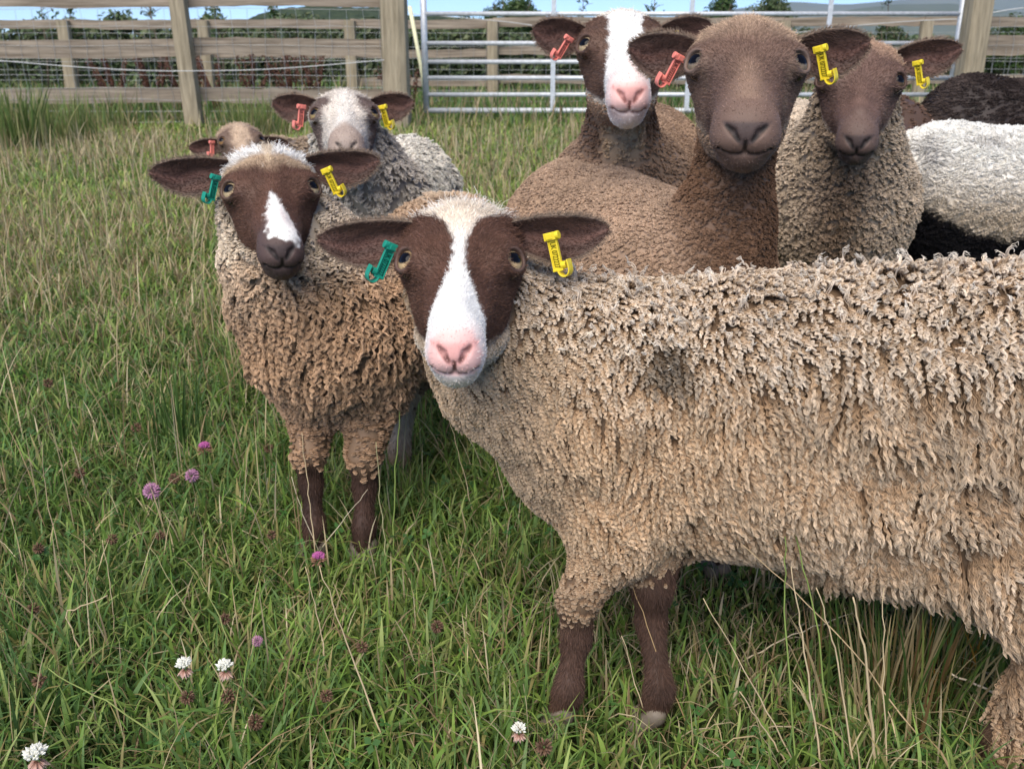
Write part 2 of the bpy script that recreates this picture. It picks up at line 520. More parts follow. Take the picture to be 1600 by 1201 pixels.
def netting(root, o, x0, x1, y, zs, pitch, r=0.0019, seed=0):
    rng = np.random.default_rng(seed); b = MB()
    for z in zs:
        xs = np.linspace(x0, x1, 12)
        b.tube(np.stack([xs, np.full(12, y), z + 0.006 * rng.normal(size=12)], 1), r, 4, cap=False)
    for x in np.arange(x0, x1, pitch):
        zz = np.array(zs); b.tube(np.stack([x + 0.008 * rng.normal(size=len(zz)), np.full(len(zz), y - 0.004), zz], 1), r * 0.85, 4, cap=False)
    b.build('wire_mesh', M_WIRE, root, o)


Y_F = 9.35
fr_ = tag(empty('wooden_fence', (-3, Y_F, 0)), 'weathered post-and-rail fence with wire mesh at left, up to the gate', 'fence')
of = (-3, Y_F, 0)
def xat(px, y=Y_F, z=0.6):
    # the world x of photo column px on the plane y at height z
    d = y * CP + (CAM_H - z) * SP
    return (px - 800) / FPX * d
def zat(py, y=Y_F): return at_y(800, py, y)[2]
post(fr_, of, xat(300), Y_F - 0.11, 0.155, 1.42, 61, lean=-0.03)
post(fr_, of, xat(620), Y_F - 0.10, 0.245, 1.55, 62)
post(fr_, of, -5.3, Y_F - 0.11, 0.155, 1.42, 63)
xl, xm, xr_ = -6.6, xat(300), xat(615)
for k, (py, hpx, s) in enumerate(((3, 14, 0), (76, 24, 1), (150, 21, 2))):
    hh = hpx / FPX * Y_F * 1.04
    rail(fr_, of, xl, xm - 0.004, Y_F, zat(py), hh, seed=70 + k, dz=0.0)
    rail(fr_, of, xm + 0.004, xr_, Y_F + 0.004, zat(py - (2 if k == 1 else 0)), hh * 0.96, seed=75 + k)
netting(fr_, of, xl, xr_, Y_F - 0.025, [0.06, 0.16, 0.26, 0.37, 0.48, 0.60, 0.74, 0.90, 1.05], 0.15, seed=1)

gp = tag(empty('wooden_fence', (5.5, Y_F, 0)), 'post-and-rail fence with wire mesh at right, beyond the thick gate post', 'fence')
og = (5.5, Y_F, 0)
post(gp, og, xat(1511), Y_F - 0.08, 0.22, 1.6, 64)
post(gp, og, 7.2, Y_F, 0.15, 1.4, 65)
for k, (py, hpx) in enumerate(((33, 13), (65, 17), (150, 20))):
    rail(gp, og, xat(1524), 8.4, Y_F, zat(py), hpx / FPX * Y_F * 1.04, seed=80 + k)
netting(gp, og, xat(1524), 8.4, Y_F - 0.03, [0.06, 0.16, 0.26, 0.37, 0.48, 0.60, 0.74, 0.90, 1.0], 0.15, seed=2)

Y_B = 12.6
bk = tag(empty('wooden_fence', (0, Y_B, 0)), 'second, thinner post-and-rail fence running behind the first fence and the gate', 'fence')
ob = (0, Y_B, 0)
for i, px in enumerate((-60, 110, 325, 550, 770, 1000, 1220, 1438, 1650)):
    post(bk, ob, xat(px, Y_B), Y_B - 0.06, 0.145, 1.02, 90 + i)
xs_ = [xat(-260, Y_B)] + [xat(p, Y_B) for p in (110, 325, 550, 770, 1000, 1220, 1438, 1700)]
for i in range(len(xs_) - 1):
    for k, (pa, hp) in enumerate(((38, 12), (84, 11), (128, 12))):
        if k == 2 and i < 3: continue
        rail(bk, ob, xs_[i] + 0.003, xs_[i + 1] - 0.003, Y_B + 0.01, zat(pa - (4 if i > 3 else 0), Y_B), hp / FPX * Y_B * 1.03, seed=100 + 3 * i + k)
netting(bk, ob, xs_[0], xs_[-1], Y_B - 0.02, [0.08, 0.2, 0.32, 0.45, 0.58, 0.72, 0.88], 0.15, seed=3, r=0.0020)

Y_G = 9.75
gt = tag(empty('field_gate', (1.7, Y_G, 0)), 'long galvanised tubular field gate closed across the gap between the two thick posts', 'gate')
oG = (1.7, Y_G, 0)
gz = [zat(p, Y_G) for p in (173, 148, 122, 97, 68, 22)]; gtop = 1.36
gl, gr_ = xat(664, Y_G), xat(1492, Y_G)
b = MB()
b.tube([(gl, Y_G, gz[0] - 0.02), (gl, Y_G, gtop)], 0.030, 12); b.tube([(gr_, Y_G, gz[0] - 0.02), (gr_, Y_G, gtop)], 0.030, 12)
b.tube([(gl, Y_G, gtop), (gr_, Y_G, gtop)], 0.027, 12); b.tube([(gl, Y_G, gz[0]), (gr_, Y_G, gz[0])], 0.026, 12)
b.build('frame', M_GALV, gt, oG, smooth=True)
for k, z in enumerate(gz[1:]):
    b = MB(); b.tube([(gl + 0.02, Y_G, z), (gr_ - 0.02, Y_G, z)], 0.0215, 10); b.build('bar', M_GALV, gt, oG, smooth=True)
for px in (864, 1076, 1288):
    b = MB(); b.box((xat(px, Y_G), Y_G - 0.030, (gz[0] + gtop) / 2), XA, YA, ZA, 0.022, 0.006, (gtop - gz[0]) / 2); b.build('upright', M_GALV, gt, oG)
b = MB(); b.tube([(gr_ + 0.02, Y_G - 0.03, zat(48, Y_G)), (xat(1506, Y_G), Y_G - 0.13, zat(46, Y_G)), (xat(1515, Y_G), Y_G - 0.30, zat(46, Y_G))], 0.014, 8); b.build('hinge', M_GALV, gt, oG, smooth=True)


def rope(pts, y, label, r=0.004, name='electric_rope'):
    P = np.array([at_y(a, c, y) for a, c in pts])
    t = np.linspace(0, len(P) - 1, 40)
    Q = np.stack([np.interp(t, np.arange(len(P)), P[:, i]) for i in range(3)], 1)
    for _ in range(6): Q[1:-1] = (Q[:-2] + 2 * Q[1:-1] + Q[2:]) / 4
    b = MB(); b.tube(Q, r, 6)
    tag(b.build(name, M_ROPE, None, tuple(Q[0]), smooth=True), label, 'rope', 'electric fence ropes')


rope([(-120, 84), (0, 95), (130, 106), (250, 112), (400, 110), (500, 103), (600, 94)], 9.12, 'pale rope sagging between the posts of the left fence')
rope([(640, 22), (800, 34), (870, 47), (1000, 60), (1200, 58), (1340, 39), (1460, 31), (1505, 30)], 10.3, 'thin white rope drooping behind the gate')
rope([(1528, 24), (1580, 15), (1640, 8)], 9.2, 'short white rope rising to the right edge from the gate post')
b = MB(); b.tube([at_y(668, 168, 10.6), at_y(657, 100, 10.6), at_y(640, 10, 10.6)], 0.021, 8)
tag(b.build('fence_stake', M_PLASTIC_POST, None, tuple(at_y(668, 168, 10.6)), smooth=True), 'pale yellow plastic fence stake leaning behind the left end of the gate', 'stake')


# ------------------------------------------------------------------ grass
def blades(pos, h, w, lean, az, col, tip, rng, K=5, curve=1.0):
    n = len(pos)
    s = np.linspace(0, 1, K)
    d = np.stack([np.cos(az), np.sin(az), np.zeros(n)], 1)
    tw = az + math.pi / 2 + rng.normal(size=n) * 0.7
    side = np.stack([np.cos(tw), np.sin(tw), np.zeros(n)], 1)
    bend = lean[:, None] * (0.25 * s + 0.75 * s ** 2)[None] if curve else lean[:, None] * s[None]
    up = np.sqrt(np.clip(1 - (0.85 * lean[:, None] * s[None]) ** 2, 0.02, 1)) * s[None]
    droop = np.clip(lean - 0.8, 0, 1)[:, None] * 0.5 * s[None] ** 3
    C = pos[:, None] + h[:, None, None] * (bend[..., None] * d[:, None] + (up - droop)[..., None] * ZUP)
    wd = w[:, None] * np.interp(s, [0, .3, .7, 1], [.7, 1, .75, .06])[None]
    V = np.stack([C - wd[..., None] * side[:, None] * 0.5, C + wd[..., None] * side[:, None] * 0.5], 2)      # n,K,2,3
    idx = np.arange(n * K * 2).reshape(n, K, 2)
    Q = np.stack([idx[:, :-1, 0], idx[:, :-1, 1], idx[:, 1:, 1], idx[:, 1:, 0]], -1).reshape(-1, 4)
    k = s[None, :, None]
    cc = col[:, None] * (1 - k) + tip[:, None] * k
    return V.reshape(-1, 3), Q, np.repeat(cc[:, :, None], 2, 2).reshape(-1, 3)


def fast_mesh(name, V, Q, C, mat):
    me = bpy.data.meshes.new(name); m = len(Q)
    me.vertices.add(len(V)); me.vertices.foreach_set('co', V.astype(np.float32).ravel())
    me.loops.add(m * 4); me.loops.foreach_set('vertex_index', Q.astype(np.int32).ravel())
    me.polygons.add(m); me.polygons.foreach_set('loop_start', np.arange(0, m * 4, 4, dtype=np.int32)); me.polygons.foreach_set('loop_total', np.full(m, 4, np.int32))
    me.update(calc_edges=True)
    me.polygons.foreach_set('use_smooth', np.ones(m, bool))
    a = me.color_attributes.new('col', 'FLOAT_COLOR', 'POINT'); c = np.ones((len(V), 4), np.float32); c[:, :3] = C
    a.data.foreach_set('color', c.ravel())
    me.materials.append(mat)
    o = bpy.data.objects.new(name, me); COL.objects.link(o); return o


def scatter(n_near, dmin, dmax, p, rng, wide=0.68, pad=0.75):
    """ground points whose density falls with distance as d**-p"""
    d = np.linspace(dmin, dmax, 4000)
    rho = np.minimum(1.0, (1.25 / d) ** p) * (2 * (wide * d + pad))
    cs = np.cumsum(rho) * (d[1] - d[0])
    n = int(n_near * cs[-1])
    dd = np.interp(rng.random(n) * cs[-1], cs, d)
    x = rng.uniform(-1, 1, n) * (wide * dd + pad)
    return np.stack([x, dd, np.zeros(n)], 1)


rg = np.random.default_rng(5)
P = scatter(GRASS_N, 0.42, 11.5, 1.35, rg)
n = len(P); d = P[:, 1]
straw_zone = sstep(-0.2, 0.5, vnoise(np.stack([P[:, 0] * 1.1, P[:, 1] * 0.7, 0 * d], 1), 21) + 0.55 * vnoise(P * 3.1, 22)) * sstep(1.6, 3.0, d) * (1 - sstep(7.8, 9.2, d))
dry = rg.random(n) < 0.09 + 0.34 * straw_zone + 0.30 * np.exp(-(((P[:, 0] - 0.30) / 0.30) ** 2 + ((P[:, 1] - 1.10) / 0.25) ** 2))
flat = rg.random(n) < 0.20
tuft = vnoise(P * 7.0, 23)
h = rg.uniform(0.030, 0.085, n) * (1 + 0.35 * tuft) * (1 - 0.25 * sstep(1.8, 4, d) * (1 - straw_zone))
h = np.where(dry, h * rg.uniform(0.9, 1.55, n), h)
# cropped and trodden ground where the sheep stand
tram = np.exp(-(((P[:, 0] - 0.32) / 0.32) ** 2 + ((P[:, 1] - 1.18) / 0.28) ** 2))
h *= 1 - 0.45 * tram
nearfence = sstep(8.3, 9.4, d); h *= 1 + 0.9 * nearfence * (rg.random(n) < 0.5)
lean = np.clip(np.abs(rg.normal(0.55, 0.32, n)), 0.03, 1.1); lean[flat] = rg.uniform(0.85, 1.15, flat.sum())
az = rg.random(n) * 6.283
w = rg.uniform(0.0020, 0.0052, n) * np.maximum(1, d / 1.6) ** 0.7
broad = (rg.random(n) < 0.16) & (d < 4); w[broad] *= 1.6
w[dry] *= 0.55
g = np.array([(0.090, 0.172, 0.034), (0.130, 0.215, 0.045), (0.068, 0.142, 0.036), (0.165, 0.230, 0.068), (0.080, 0.156, 0.048)])
c = g[rg.integers(0, 5, n)] * rg.uniform(0.85, 1.6, (n, 1))
patch = vnoise(P * 1.3, 25)[:, None]
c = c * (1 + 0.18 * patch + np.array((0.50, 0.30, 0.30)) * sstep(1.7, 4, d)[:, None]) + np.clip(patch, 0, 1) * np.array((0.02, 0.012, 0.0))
s_ = np.array([(0.50, 0.40, 0.23), (0.42, 0.33, 0.19), (0.30, 0.21, 0.11), (0.56, 0.47, 0.30)])
c[dry] = s_[rg.integers(0, 4, dry.sum())] * rg.uniform(0.7, 1.15, (dry.sum(), 1))
tip = np.where(dry[:, None], c * 1.1, c * np.array((1.25, 1.12, 1.1)))
yl = (~dry) & (rg.random(n) < 0.10); tip[yl] = np.array((0.32, 0.25, 0.10))
V, Q, C = blades(P, h, w, lean, az, c * 0.85, tip, rg)
tag(fast_mesh('grass', V, Q, C, M_BLADE), 'short green pasture grass with dead straw among it', 'grass', kind='stuff')

# thin seed stalks standing above the sward
P = scatter(GRASS_N * 0.022, 1.25, 9.3, 0.7, rg)
P = P[~((P[:, 0] > -0.15) & (P[:, 1] < 1.7))]
zone = sstep(-0.35, 0.35, vnoise(P * 1.4, 31)); P = P[rg.random(len(P)) < (0.25 + 0.75 * zone) * (0.35 + 0.65 * sstep(1.6, 2.6, P[:, 1]))]
n = len(P)
c = s_[rg.integers(0, 4, n)] * rg.uniform(0.8, 1.15, (n, 1))
V, Q, C = blades(P, rg.uniform(0.12, 0.26, n), rg.uniform(0.0016, 0.0026, n) * np.maximum(1, P[:, 1] / 1.6) ** 0.7, np.clip(np.abs(rg.normal(0.3, 0.25, n)), 0.02, 1), rg.random(n) * 6.283, c, c * 1.1, rg, K=6)
tag(fast_mesh('dry_grass', V, Q, C, M_BLADE), 'thin dry seed stalks scattered over the pasture', 'dry grass', kind='stuff')

# taller rough growth along and beyond the fences
P = np.stack([rg.uniform(-9, 10, 16000), rg.uniform(9.2, 15.5, 16000), np.zeros(16000)], 1)
n = len(P)
c = np.where(rg.random((n, 1)) < 0.35, s_[rg.integers(0, 4, n)] * 0.75, g[rg.integers(0, 5, n)]) * rg.uniform(0.8, 1.5, (n, 1))
V, Q, C = blades(P, rg.uniform(0.08, 0.32, n) * (1 + 0.4 * vnoise(P * 1.2, 33)), rg.uniform(0.008, 0.018, n), np.clip(np.abs(rg.normal(0.35, 0.25, n)), 0.02, 1), rg.random(n) * 6.283, c * 0.8, c * 1.15, rg, K=4)
tag(fast_mesh('rough_grass', V, Q, C, M_BLADE), 'taller rough grass along and beyond the fences', 'grass', kind='stuff')

# clover and weed leaves low in the sward
P = scatter(460, 0.6, 3.0, 1.0, rg); P = P[(vnoise(P * 4.5, 61) > -0.05) | (rg.random(len(P)) < 0.2)]; n = len(P)
Vs, Qs, Cs = [], [], []
for i in range(n):
    z = rg.uniform(0.015, 0.06); r = rg.uniform(0.0045, 0.0075); tilt = rg.normal(size=2) * 0.35
    a0 = rg.random() * 6.28
    cc = np.array((0.05, 0.125, 0.03)) * rg.uniform(0.7, 1.4)
    for k in range(3):
        a = a0 + k * 2.094
        dx, dy = math.cos(a), math.sin(a)
        q = [(0, 0), (0.75 * dx - 0.62 * dy, 0.75 * dy + 0.62 * dx), (1.55 * dx, 1.55 * dy), (0.75 * dx + 0.62 * dy, 0.75 * dy - 0.62 * dx)]
        o = len(Vs)
        Vs += [(P[i, 0] + r * u, P[i, 1] + r * v, z + r * (u * tilt[0] + v * tilt[1])) for u, v in q]
        Qs.append((o, o + 1, o + 2, o + 3)); Cs += [cc * 0.9, cc, cc * 1.15, cc]
tag(fast_mesh('clover_leaves', np.array(Vs), np.array(Qs), np.array(Cs), M_LEAF), 'small three-part clover leaves low in the grass', 'clover', kind='stuff')


def tuft_thing(name, pos, label, n, h0, h1, rad, cols, seed, lean=0.25, w=(0.0025, 0.004), grp=None, cat='rushes'):
    rng = np.random.default_rng(seed)
    P = np.array([pos[0], pos[1], 0.0]) + np.stack([rng.normal(size=n) * rad, rng.normal(size=n) * rad * 0.8, np.zeros(n)], 1)
    off = P - np.array([pos[0], pos[1], 0])
    az = np.arctan2(off[:, 1], off[:, 0]) + rng.normal(size=n) * 0.8
    c = np.asarray(cols)[rng.integers(0, len(cols), n)] * rng.uniform(0.75, 1.2, (n, 1))
    V, Q, C = blades(P, rng.uniform(h0, h1, n), rng.uniform(*w, n), np.clip(np.abs(rng.normal(lean, 0.14, n)), 0.01, 0.9), az, c * 0.8, c * 1.15, rng, K=6)
    o = fast_mesh(name, V - np.array([pos[0], pos[1], 0.0]), Q, C, M_BLADE); o.location = (pos[0], pos[1], 0)
    return tag(o, label, cat, grp)


RUSH = [(0.07, 0.13, 0.03), (0.10, 0.16, 0.035), (0.16, 0.19, 0.05), (0.30, 0.24, 0.10)]
q = at_z(1400, 1120, 0); tuft_thing('rush_tuft', q, 'tuft of green and straw-coloured rushes under the foreground sheep\'s belly at lower right', 150, 0.10, 0.22, 0.05, RUSH + [(0.42, 0.32, 0.17), (0.46, 0.37, 0.2), (0.20, 0.12, 0.05)], 71, 0.22)
q = at_z(1475, 1090, 0); tuft_thing('rush_tuft', q, 'short yellow-green rush tuft beside the foreground sheep\'s hind leg', 90, 0.07, 0.15, 0.035, RUSH + [(0.40, 0.22, 0.04)], 72, 0.2)
q = at_z(285, 715, 0); tuft_thing('rush_tuft', q, 'small dark green rush tuft left of the brown-faced sheep\'s legs', 46, 0.13, 0.24, 0.03, [(0.05, 0.10, 0.025), (0.07, 0.13, 0.03)], 73, 0.16)
for k, (px, py, nn, hh, lab) in enumerate(((30, 235, 260, 0.55, 'tall green rush clump at the left edge before the fence'), (110, 222, 170, 0.45, 'rush clump second from the left edge before the fence'), (385, 215, 150, 0.40, 'rush clump in front of the fence right of its middle post'), (430, 210, 120, 0.36, 'short rush clump left of the pale grey sheep before the fence'), (175, 205, 80, 0.4, 'small rush clump between the left clumps and the middle post'))):
    q = at_z(px, py, 0); tuft_thing('rush_clump', q, lab, nn, hh * 0.5, hh, 0.13, [(0.11, 0.17, 0.045), (0.16, 0.21, 0.06), (0.30, 0.29, 0.12)], 74 + k, 0.2, (0.007, 0.012), 'rush clumps before the fence')


def dock(px, py, y, h, label, seed):
    rng = np.random.default_rng(seed); o = at_y(px, py, y); o[2] = 0
    root = tag(empty('dock_plant', o), label, 'weed', 'brown dock plants behind the fence')
    b = MB(); bl = []
    for i in range(7):
        e = o + np.array([rng.normal() * 0.16, rng.normal() * 0.1, h * rng.uniform(0.75, 1.0)])
        b.tube([o + (rng.normal() * .03, 0, -.03), (o + e) / 2 + (0.02, 0, 0.03), e], [0.010, 0.008, 0.003], 5)
        for t in np.linspace(0.45, 1, 6): bl.append((o + (e - o) * t, (0.035, 0.035, 0.06)))
    b.build('stem', flat_mat('dock_stem', (0.12, 0.05, 0.03), 0.8, 0.2), root, o, smooth=True)
    foliage('foliage', bl, 1100, 0.018, [(0.13, 0.060, 0.042), (0.10, 0.045, 0.032), (0.17, 0.09, 0.06)], root, o, seed)  # the dock's brown seed heads, built from small leaf quads


for k, (px, hh, lab) in enumerate(((182, .72, 'rust-brown dock plant leftmost behind the left fence'), (238, .78, 'rust-brown dock plant second from the left behind the left fence'), (284, .60, 'rust-brown dock plant just left of the middle post'), (338, .62, 'rust-brown dock plant just right of the middle post'), (392, .66, 'rust-brown dock plant behind the left fence above the small far sheep'), (455, .74, 'broad rust-brown dock plant above the pale grey sheep'), (490, .78, 'tall rust-brown dock plant above the pale grey sheep\'s crown'), (640, .5, 'rust-brown dock plant by the left end of the gate'))):
    dock(px, 150, 10.9 + 0.15 * (k % 3), hh, lab, 140 + k)


# ------------------------------------------------------------------ clover flowers and stalks
def floret(b, base, dirv, ln, r, c0, c1):
    a = unit(np.cross(dirv, np.array([0.3, 0.9, 0.2]))); bb = np.cross(dirv, a)
    V = [base]; C = [c0]
    for k in range(4):
        t = k * math.pi / 2
        V.append(base + ln * 0.62 * dirv + r * (math.cos(t) * a + math.sin(t) * bb)); C.append((np.asarray(c0) + np.asarray(c1)) / 2)
    V.append(base + ln * dirv); C.append(c1)
    F = [(0, 1 + k, 1 + (k + 1) % 4) for k in range(4)] + [(5, 1 + (k + 1) % 4, 1 + k) for k in range(4)]
    F = [f if i < 4 else f for i, f in enumerate(F)]
    b.add(V, F, np.array(C))


def flower(name, px, py, z, kind, label, seed, size=1.0, grp=None, cat='flower'):
    rng = np.random.default_rng(seed)
    hd = at_z(px, py, z)
    foot = np.array([hd[0] + rng.normal() * 0.015, hd[1] + abs(rng.normal()) * 0.015, 0.0])
    root = tag(empty(name, foot), label, cat, grp)
    b = MB(); b.tube([foot - ZUP * 0.005, (foot + hd) / 2 + rng.normal(size=3) * 0.004, hd], [0.0013, 0.0011, 0.0010], 6, col=(0.10, 0.17, 0.05))
    b.build('stem', M_PETAL, root, foot, smooth=True, usecol=True)
    b = MB(); R = 0.0068 * size * (0.8 if kind in ('pink', 'bud') else 1.0)
    n = 96 if kind != 'brown' else 60
    for i in range(n):
        zz = 1 - 2 * (i + 0.5) / n; a = i * 2.39996 + rng.normal() * 0.12
        rr = math.sqrt(max(0, 1 - zz * zz))
        dv = unit(np.array([rr * math.cos(a), rr * math.sin(a), zz]) + rng.normal(size=3) * 0.10)
        if kind == 'white':
            if zz > -0.15:
                dv = unit(dv + ZUP * 0.5); floret(b, hd + R * 0.45 * dv, dv, R * rng.uniform(0.75, 1.0), R * 0.21, (0.70, 0.70, 0.55), (0.88, 0.87, 0.82))
            else:
                dv = unit(dv + np.array([0, 0, -0.5])); floret(b, hd + R * 0.3 * dv - ZUP * R * 0.4, dv, R * rng.uniform(0.8, 1.25), R * 0.17, (0.45, 0.22, 0.15), (0.70, 0.52, 0.45))
        elif kind == 'pink':
            floret(b, hd + R * 0.4 * dv, unit(dv + ZUP * 0.25), R * 1.35, R * 0.20, (0.60, 0.42, 0.50), (0.47, 0.18, 0.35))
        elif kind == 'bud':
            dv = unit(dv + ZUP * 0.9); k = zz > -0.1
            floret(b, hd + R * 0.4 * dv * (1, 1, 1.6), dv, R * 1.3, R * 0.20, (0.30, 0.14, 0.10) if not k else (0.55, 0.30, 0.45), (0.33, 0.20, 0.12) if not k else (0.52, 0.09, 0.36))
        else:
            dv = unit(dv + np.array([0, 0, -0.35])); cb = rng.uniform(0.7, 1.3)
            floret(b, hd + R * 0.3 * dv, dv, R * 1.25, R * 0.22, np.array((0.11, 0.06, 0.036)) * cb, np.array((0.21, 0.125, 0.08)) * cb)
    b.build('flower_head', M_PETAL, root, foot, smooth=False, usecol=True)


flower('clover_flower', 288, 1040, 0.085, 'white', 'white clover flower with drooping pink lower petals, left one of the pair at lower left', 201, 1.25, 'white clover flowers')
flower('clover_flower', 351, 1043, 0.085, 'white', 'white clover flower with spread pink lower petals, right one of the pair at lower left', 202, 1.25, 'white clover flowers')
flower('clover_flower', 811, 1141, 0.07, 'white', 'white clover flower beside the foreground sheep\'s front hoof', 203, 1.05, 'white clover flowers')
flower('clover_flower', 56, 1181, 0.09, 'white', 'large round white clover flower in the bottom left corner', 204, 1.5, 'white clover flowers')
flower('clover_flower', 237, 767, 0.10, 'pink', 'pale pink clover flower, larger of the two left of the brown-faced sheep', 205, 1.55, 'pink clover flowers')
flower('clover_flower', 300, 743, 0.10, 'pink', 'small magenta clover flower right of the pale pink one', 206, 1.3, 'pink clover flowers')
flower('clover_flower', 402, 1001, 0.06, 'pink', 'tiny magenta clover flower low in the grass above the white pair', 207, 0.8, 'pink clover flowers')
flower('clover_flower', 498, 876, 0.07, 'bud', 'half-open purple clover bud at the brown-faced sheep\'s front hooves', 208, 1.4, 'pink clover flowers')
flower('clover_flower', 320, 703, 0.11, 'bud', 'fading brown and purple clover head beside the small rush tuft', 209, 1.5, 'pink clover flowers')
for k, (px, py, sz) in enumerate(((293, 1088, 1.0), (357, 1087, 1.05), (399, 1127, 1.1), (62, 1063, 1.0), (352, 966, .9), (52, 950, .95), (683, 978, 1.0), (125, 738, 1.2), (272, 747, 1.15), (175, 842, 1.0), (60, 856, 1.0), (510, 1086, .9), (424, 835, .9), (250, 836, .9), (566, 1010, .9), (420, 700, 1.1), (75, 598, 1.3), (213, 668, 1.2), (850, 1166, 1.1))):
    side = 'white pair at lower left' if k in (0, 1, 2, 4) else ('lower left corner' if k in (3, 5) else 'sheep')
    lab = {0: 'brown withered clover head right below the left white clover flower', 1: 'brown withered clover head right below the right white clover flower', 2: 'brown withered clover head below and right of the white clover pair', 3: 'brown withered clover head at the left edge above the corner flower',
           4: 'brown withered clover head above the white clover pair', 6: 'brown withered clover head between the front legs of the two nearest sheep', 7: 'brown withered clover head left of the pale pink clover flower', 8: 'brown withered clover head between the two pink clover flowers', 18: 'brown withered clover head right of the white clover by the front hoof'}.get(k, 'brown withered clover head on its own among the grass of the left half')
    flower('clover_seed_head', px, py, 0.065, 'brown', lab, 220 + k, sz * 0.88, 'withered clover heads', 'seed head')


def stalk(pts, col, label, w=0.0011, seed=0, lift=0.0):
    """a dry stem from its foot on the ground through the photo points, standing in one upright plane"""
    rng = np.random.default_rng(seed)
    f = at_z(*pts[0], lift); dep = (f - CAMP) @ np.array([0, CP, -SP])
    P = [f] + [at_depth(a, c, dep - 0.012 * (i + 1)) for i, (a, c) in enumerate(pts[1:])]
    P = np.array(P); t = np.linspace(0, len(P) - 1, 14)
    Qp = np.stack([np.interp(t, np.arange(len(P)), P[:, i]) for i in range(3)], 1) + rng.normal(size=(14, 3)) * 0.0008
    b = MB(); col = np.asarray(col)
    b.tube(Qp - f, np.linspace(w, w * 0.45, 14), 6, col=np.array([col * rng.uniform(0.8, 1.12) for _ in range(14)]))
    o = b.build('grass_stalk', M_STRAW, None, (0, 0, 0), smooth=True, usecol=True); o.location = tuple(f)
    tag(o, label, 'stalk', 'tall grass stalks')


ST, GR = (0.50, 0.39, 0.24), (0.20, 0.27, 0.07)
BEL = 'tall straw-coloured grass stalk in front of the foreground sheep\'s belly'
for k, (pts, c, lab, w) in enumerate((
        ([(1247, 1230), (1225, 960), (1227, 838)], GR, 'left of the two tall green stalks in front of the foreground sheep\'s belly', .0012),
        ([(1315, 1230), (1275, 970), (1240, 812)], GR, 'right of the two tall green stalks in front of the foreground sheep\'s belly', .0012),
        ([(1286, 1230), (1255, 1000), (1236, 884)], ST, BEL, .0012),
        ([(1372, 1230), (1352, 1030), (1334, 930)], ST, BEL, .0019),
        ([(1386, 1230), (1381, 1060), (1379, 917)], ST, BEL, .0010),
        ([(1340, 1230), (1306, 1020), (1277, 918)], ST, BEL, .0012),
        ([(1480, 1210), (1320, 1000), (1156, 846)], (0.48, 0.35, 0.20), 'long thin stalk slanting across the foreground sheep\'s lower belly', .0010),
        ([(1255, 1215), (1180, 1080), (1100, 935)], ST, 'thin straw stalk slanting up-left behind the rush tuft', .0010),
        ([(1240, 1210), (1200, 1145), (1155, 1080)], ST, 'short straw stalk at the bottom edge right of the far front leg', .0012),
        ([(1130, 1050), (1230, 995), (1333, 957)], (0.55, 0.46, 0.32), 'pale stalk lying almost level beside the far front leg', .0012),
        ([(1640, 1150), (1570, 1090), (1486, 1052)], (0.60, 0.50, 0.38), 'thick pale stalk slanting to the right edge before the hind leg', .0024),
        ([(1080, 1150), (1030, 1030), (979, 891)], (0.42, 0.28, 0.14), 'thin brown stalk crossing the far front leg', .0009),
        ([(1020, 1150), (1000, 1090), (972, 994)], ST, 'short straw stalk between the two front legs', .0009),
        ([(145, 1062), (101, 957), (168, 931)], ST, 'bent straw stalk with a sharp kink at lower left', .0013),
        ([(181, 1030), (175, 930), (160, 845)], ST, 'thin upright straw stalk right of the bent one at lower left', .0008),
        ([(380, 1060), (345, 970), (307, 888)], (0.30, 0.32, 0.12), 'greenish stalk leaning over the white clover pair', .0010),
        ([(345, 1045), (290, 950), (234, 855)], (0.36, 0.32, 0.16), 'long stalk leaning left above the white clover pair', .0009),
        ([(517, 1090), (500, 980), (477, 884)], ST, 'straw stalk below the brown-faced sheep\'s front hooves', .0010),
        ([(602, 1170), (545, 1010), (499, 884)], ST, 'long straw stalk running down from the purple clover bud', .0012),
        ([(310, 1195), (190, 1110), (74, 1044)], (0.24, 0.29, 0.09), 'long green stalk slanting along the bottom at left', .0013),
        ([(497, 900), (483, 780), (471, 675)], ST, 'pale stalk standing before the brown-faced sheep\'s left-hand leg', .0011),
        ([(512, 890), (480, 820), (455, 745)], (0.52, 0.44, 0.32), 'pale stalk leaning left before the brown-faced sheep\'s hooves', .0010),
        ([(478, 890), (530, 820), (575, 765)], (0.52, 0.44, 0.32), 'pale stalk leaning right across the brown-faced sheep\'s right-hand leg', .0009),
        ([(612, 890), (618, 740), (626, 598)], GR, 'tall green stalk right of the brown-faced sheep\'s front legs', .0013),
        ([(607, 910), (596, 800), (588, 690)], (0.40, 0.38, 0.20), 'thin stalk just left of the tall green stalk by the brown-faced sheep', .0009),
        ([(745, 830), (725, 740), (701, 650)], ST, 'thin straw stalk below the foreground sheep\'s chin', .0009),
        ([(800, 830), (780, 740), (765, 690)], ST, 'thin straw stalk before the foreground sheep\'s chest', .0009),
        ([(98, 900), (70, 760), (66, 690)], (0.34, 0.26, 0.16), 'thin brown stalk near the left edge at mid height', .0010))):
    stalk(pts, c, lab, w, 300 + k)
# ------------------------------------------------------------------ implicit surfaces
def cone(p, a, b, ra, rb):
    a = np.asarray(a, float); ba = np.asarray(b, float) - a
    pa = p - a
    h = np.clip(pa @ ba / max(ba @ ba, 1e-12), 0, 1)
    return np.linalg.norm(pa - h[:, None] * ba, axis=1) - (ra + (rb - ra) * h)


def ellip(p, c, r, R=None):
    q = p - np.asarray(c, float)
    if R is not None: q = q @ np.asarray(R).T
    r = np.asarray(r, float)
    k0 = np.linalg.norm(q / r, axis=1); k1 = np.linalg.norm(q / (r * r), axis=1)
    return k0 * (k0 - 1) / np.maximum(k1, 1e-9)


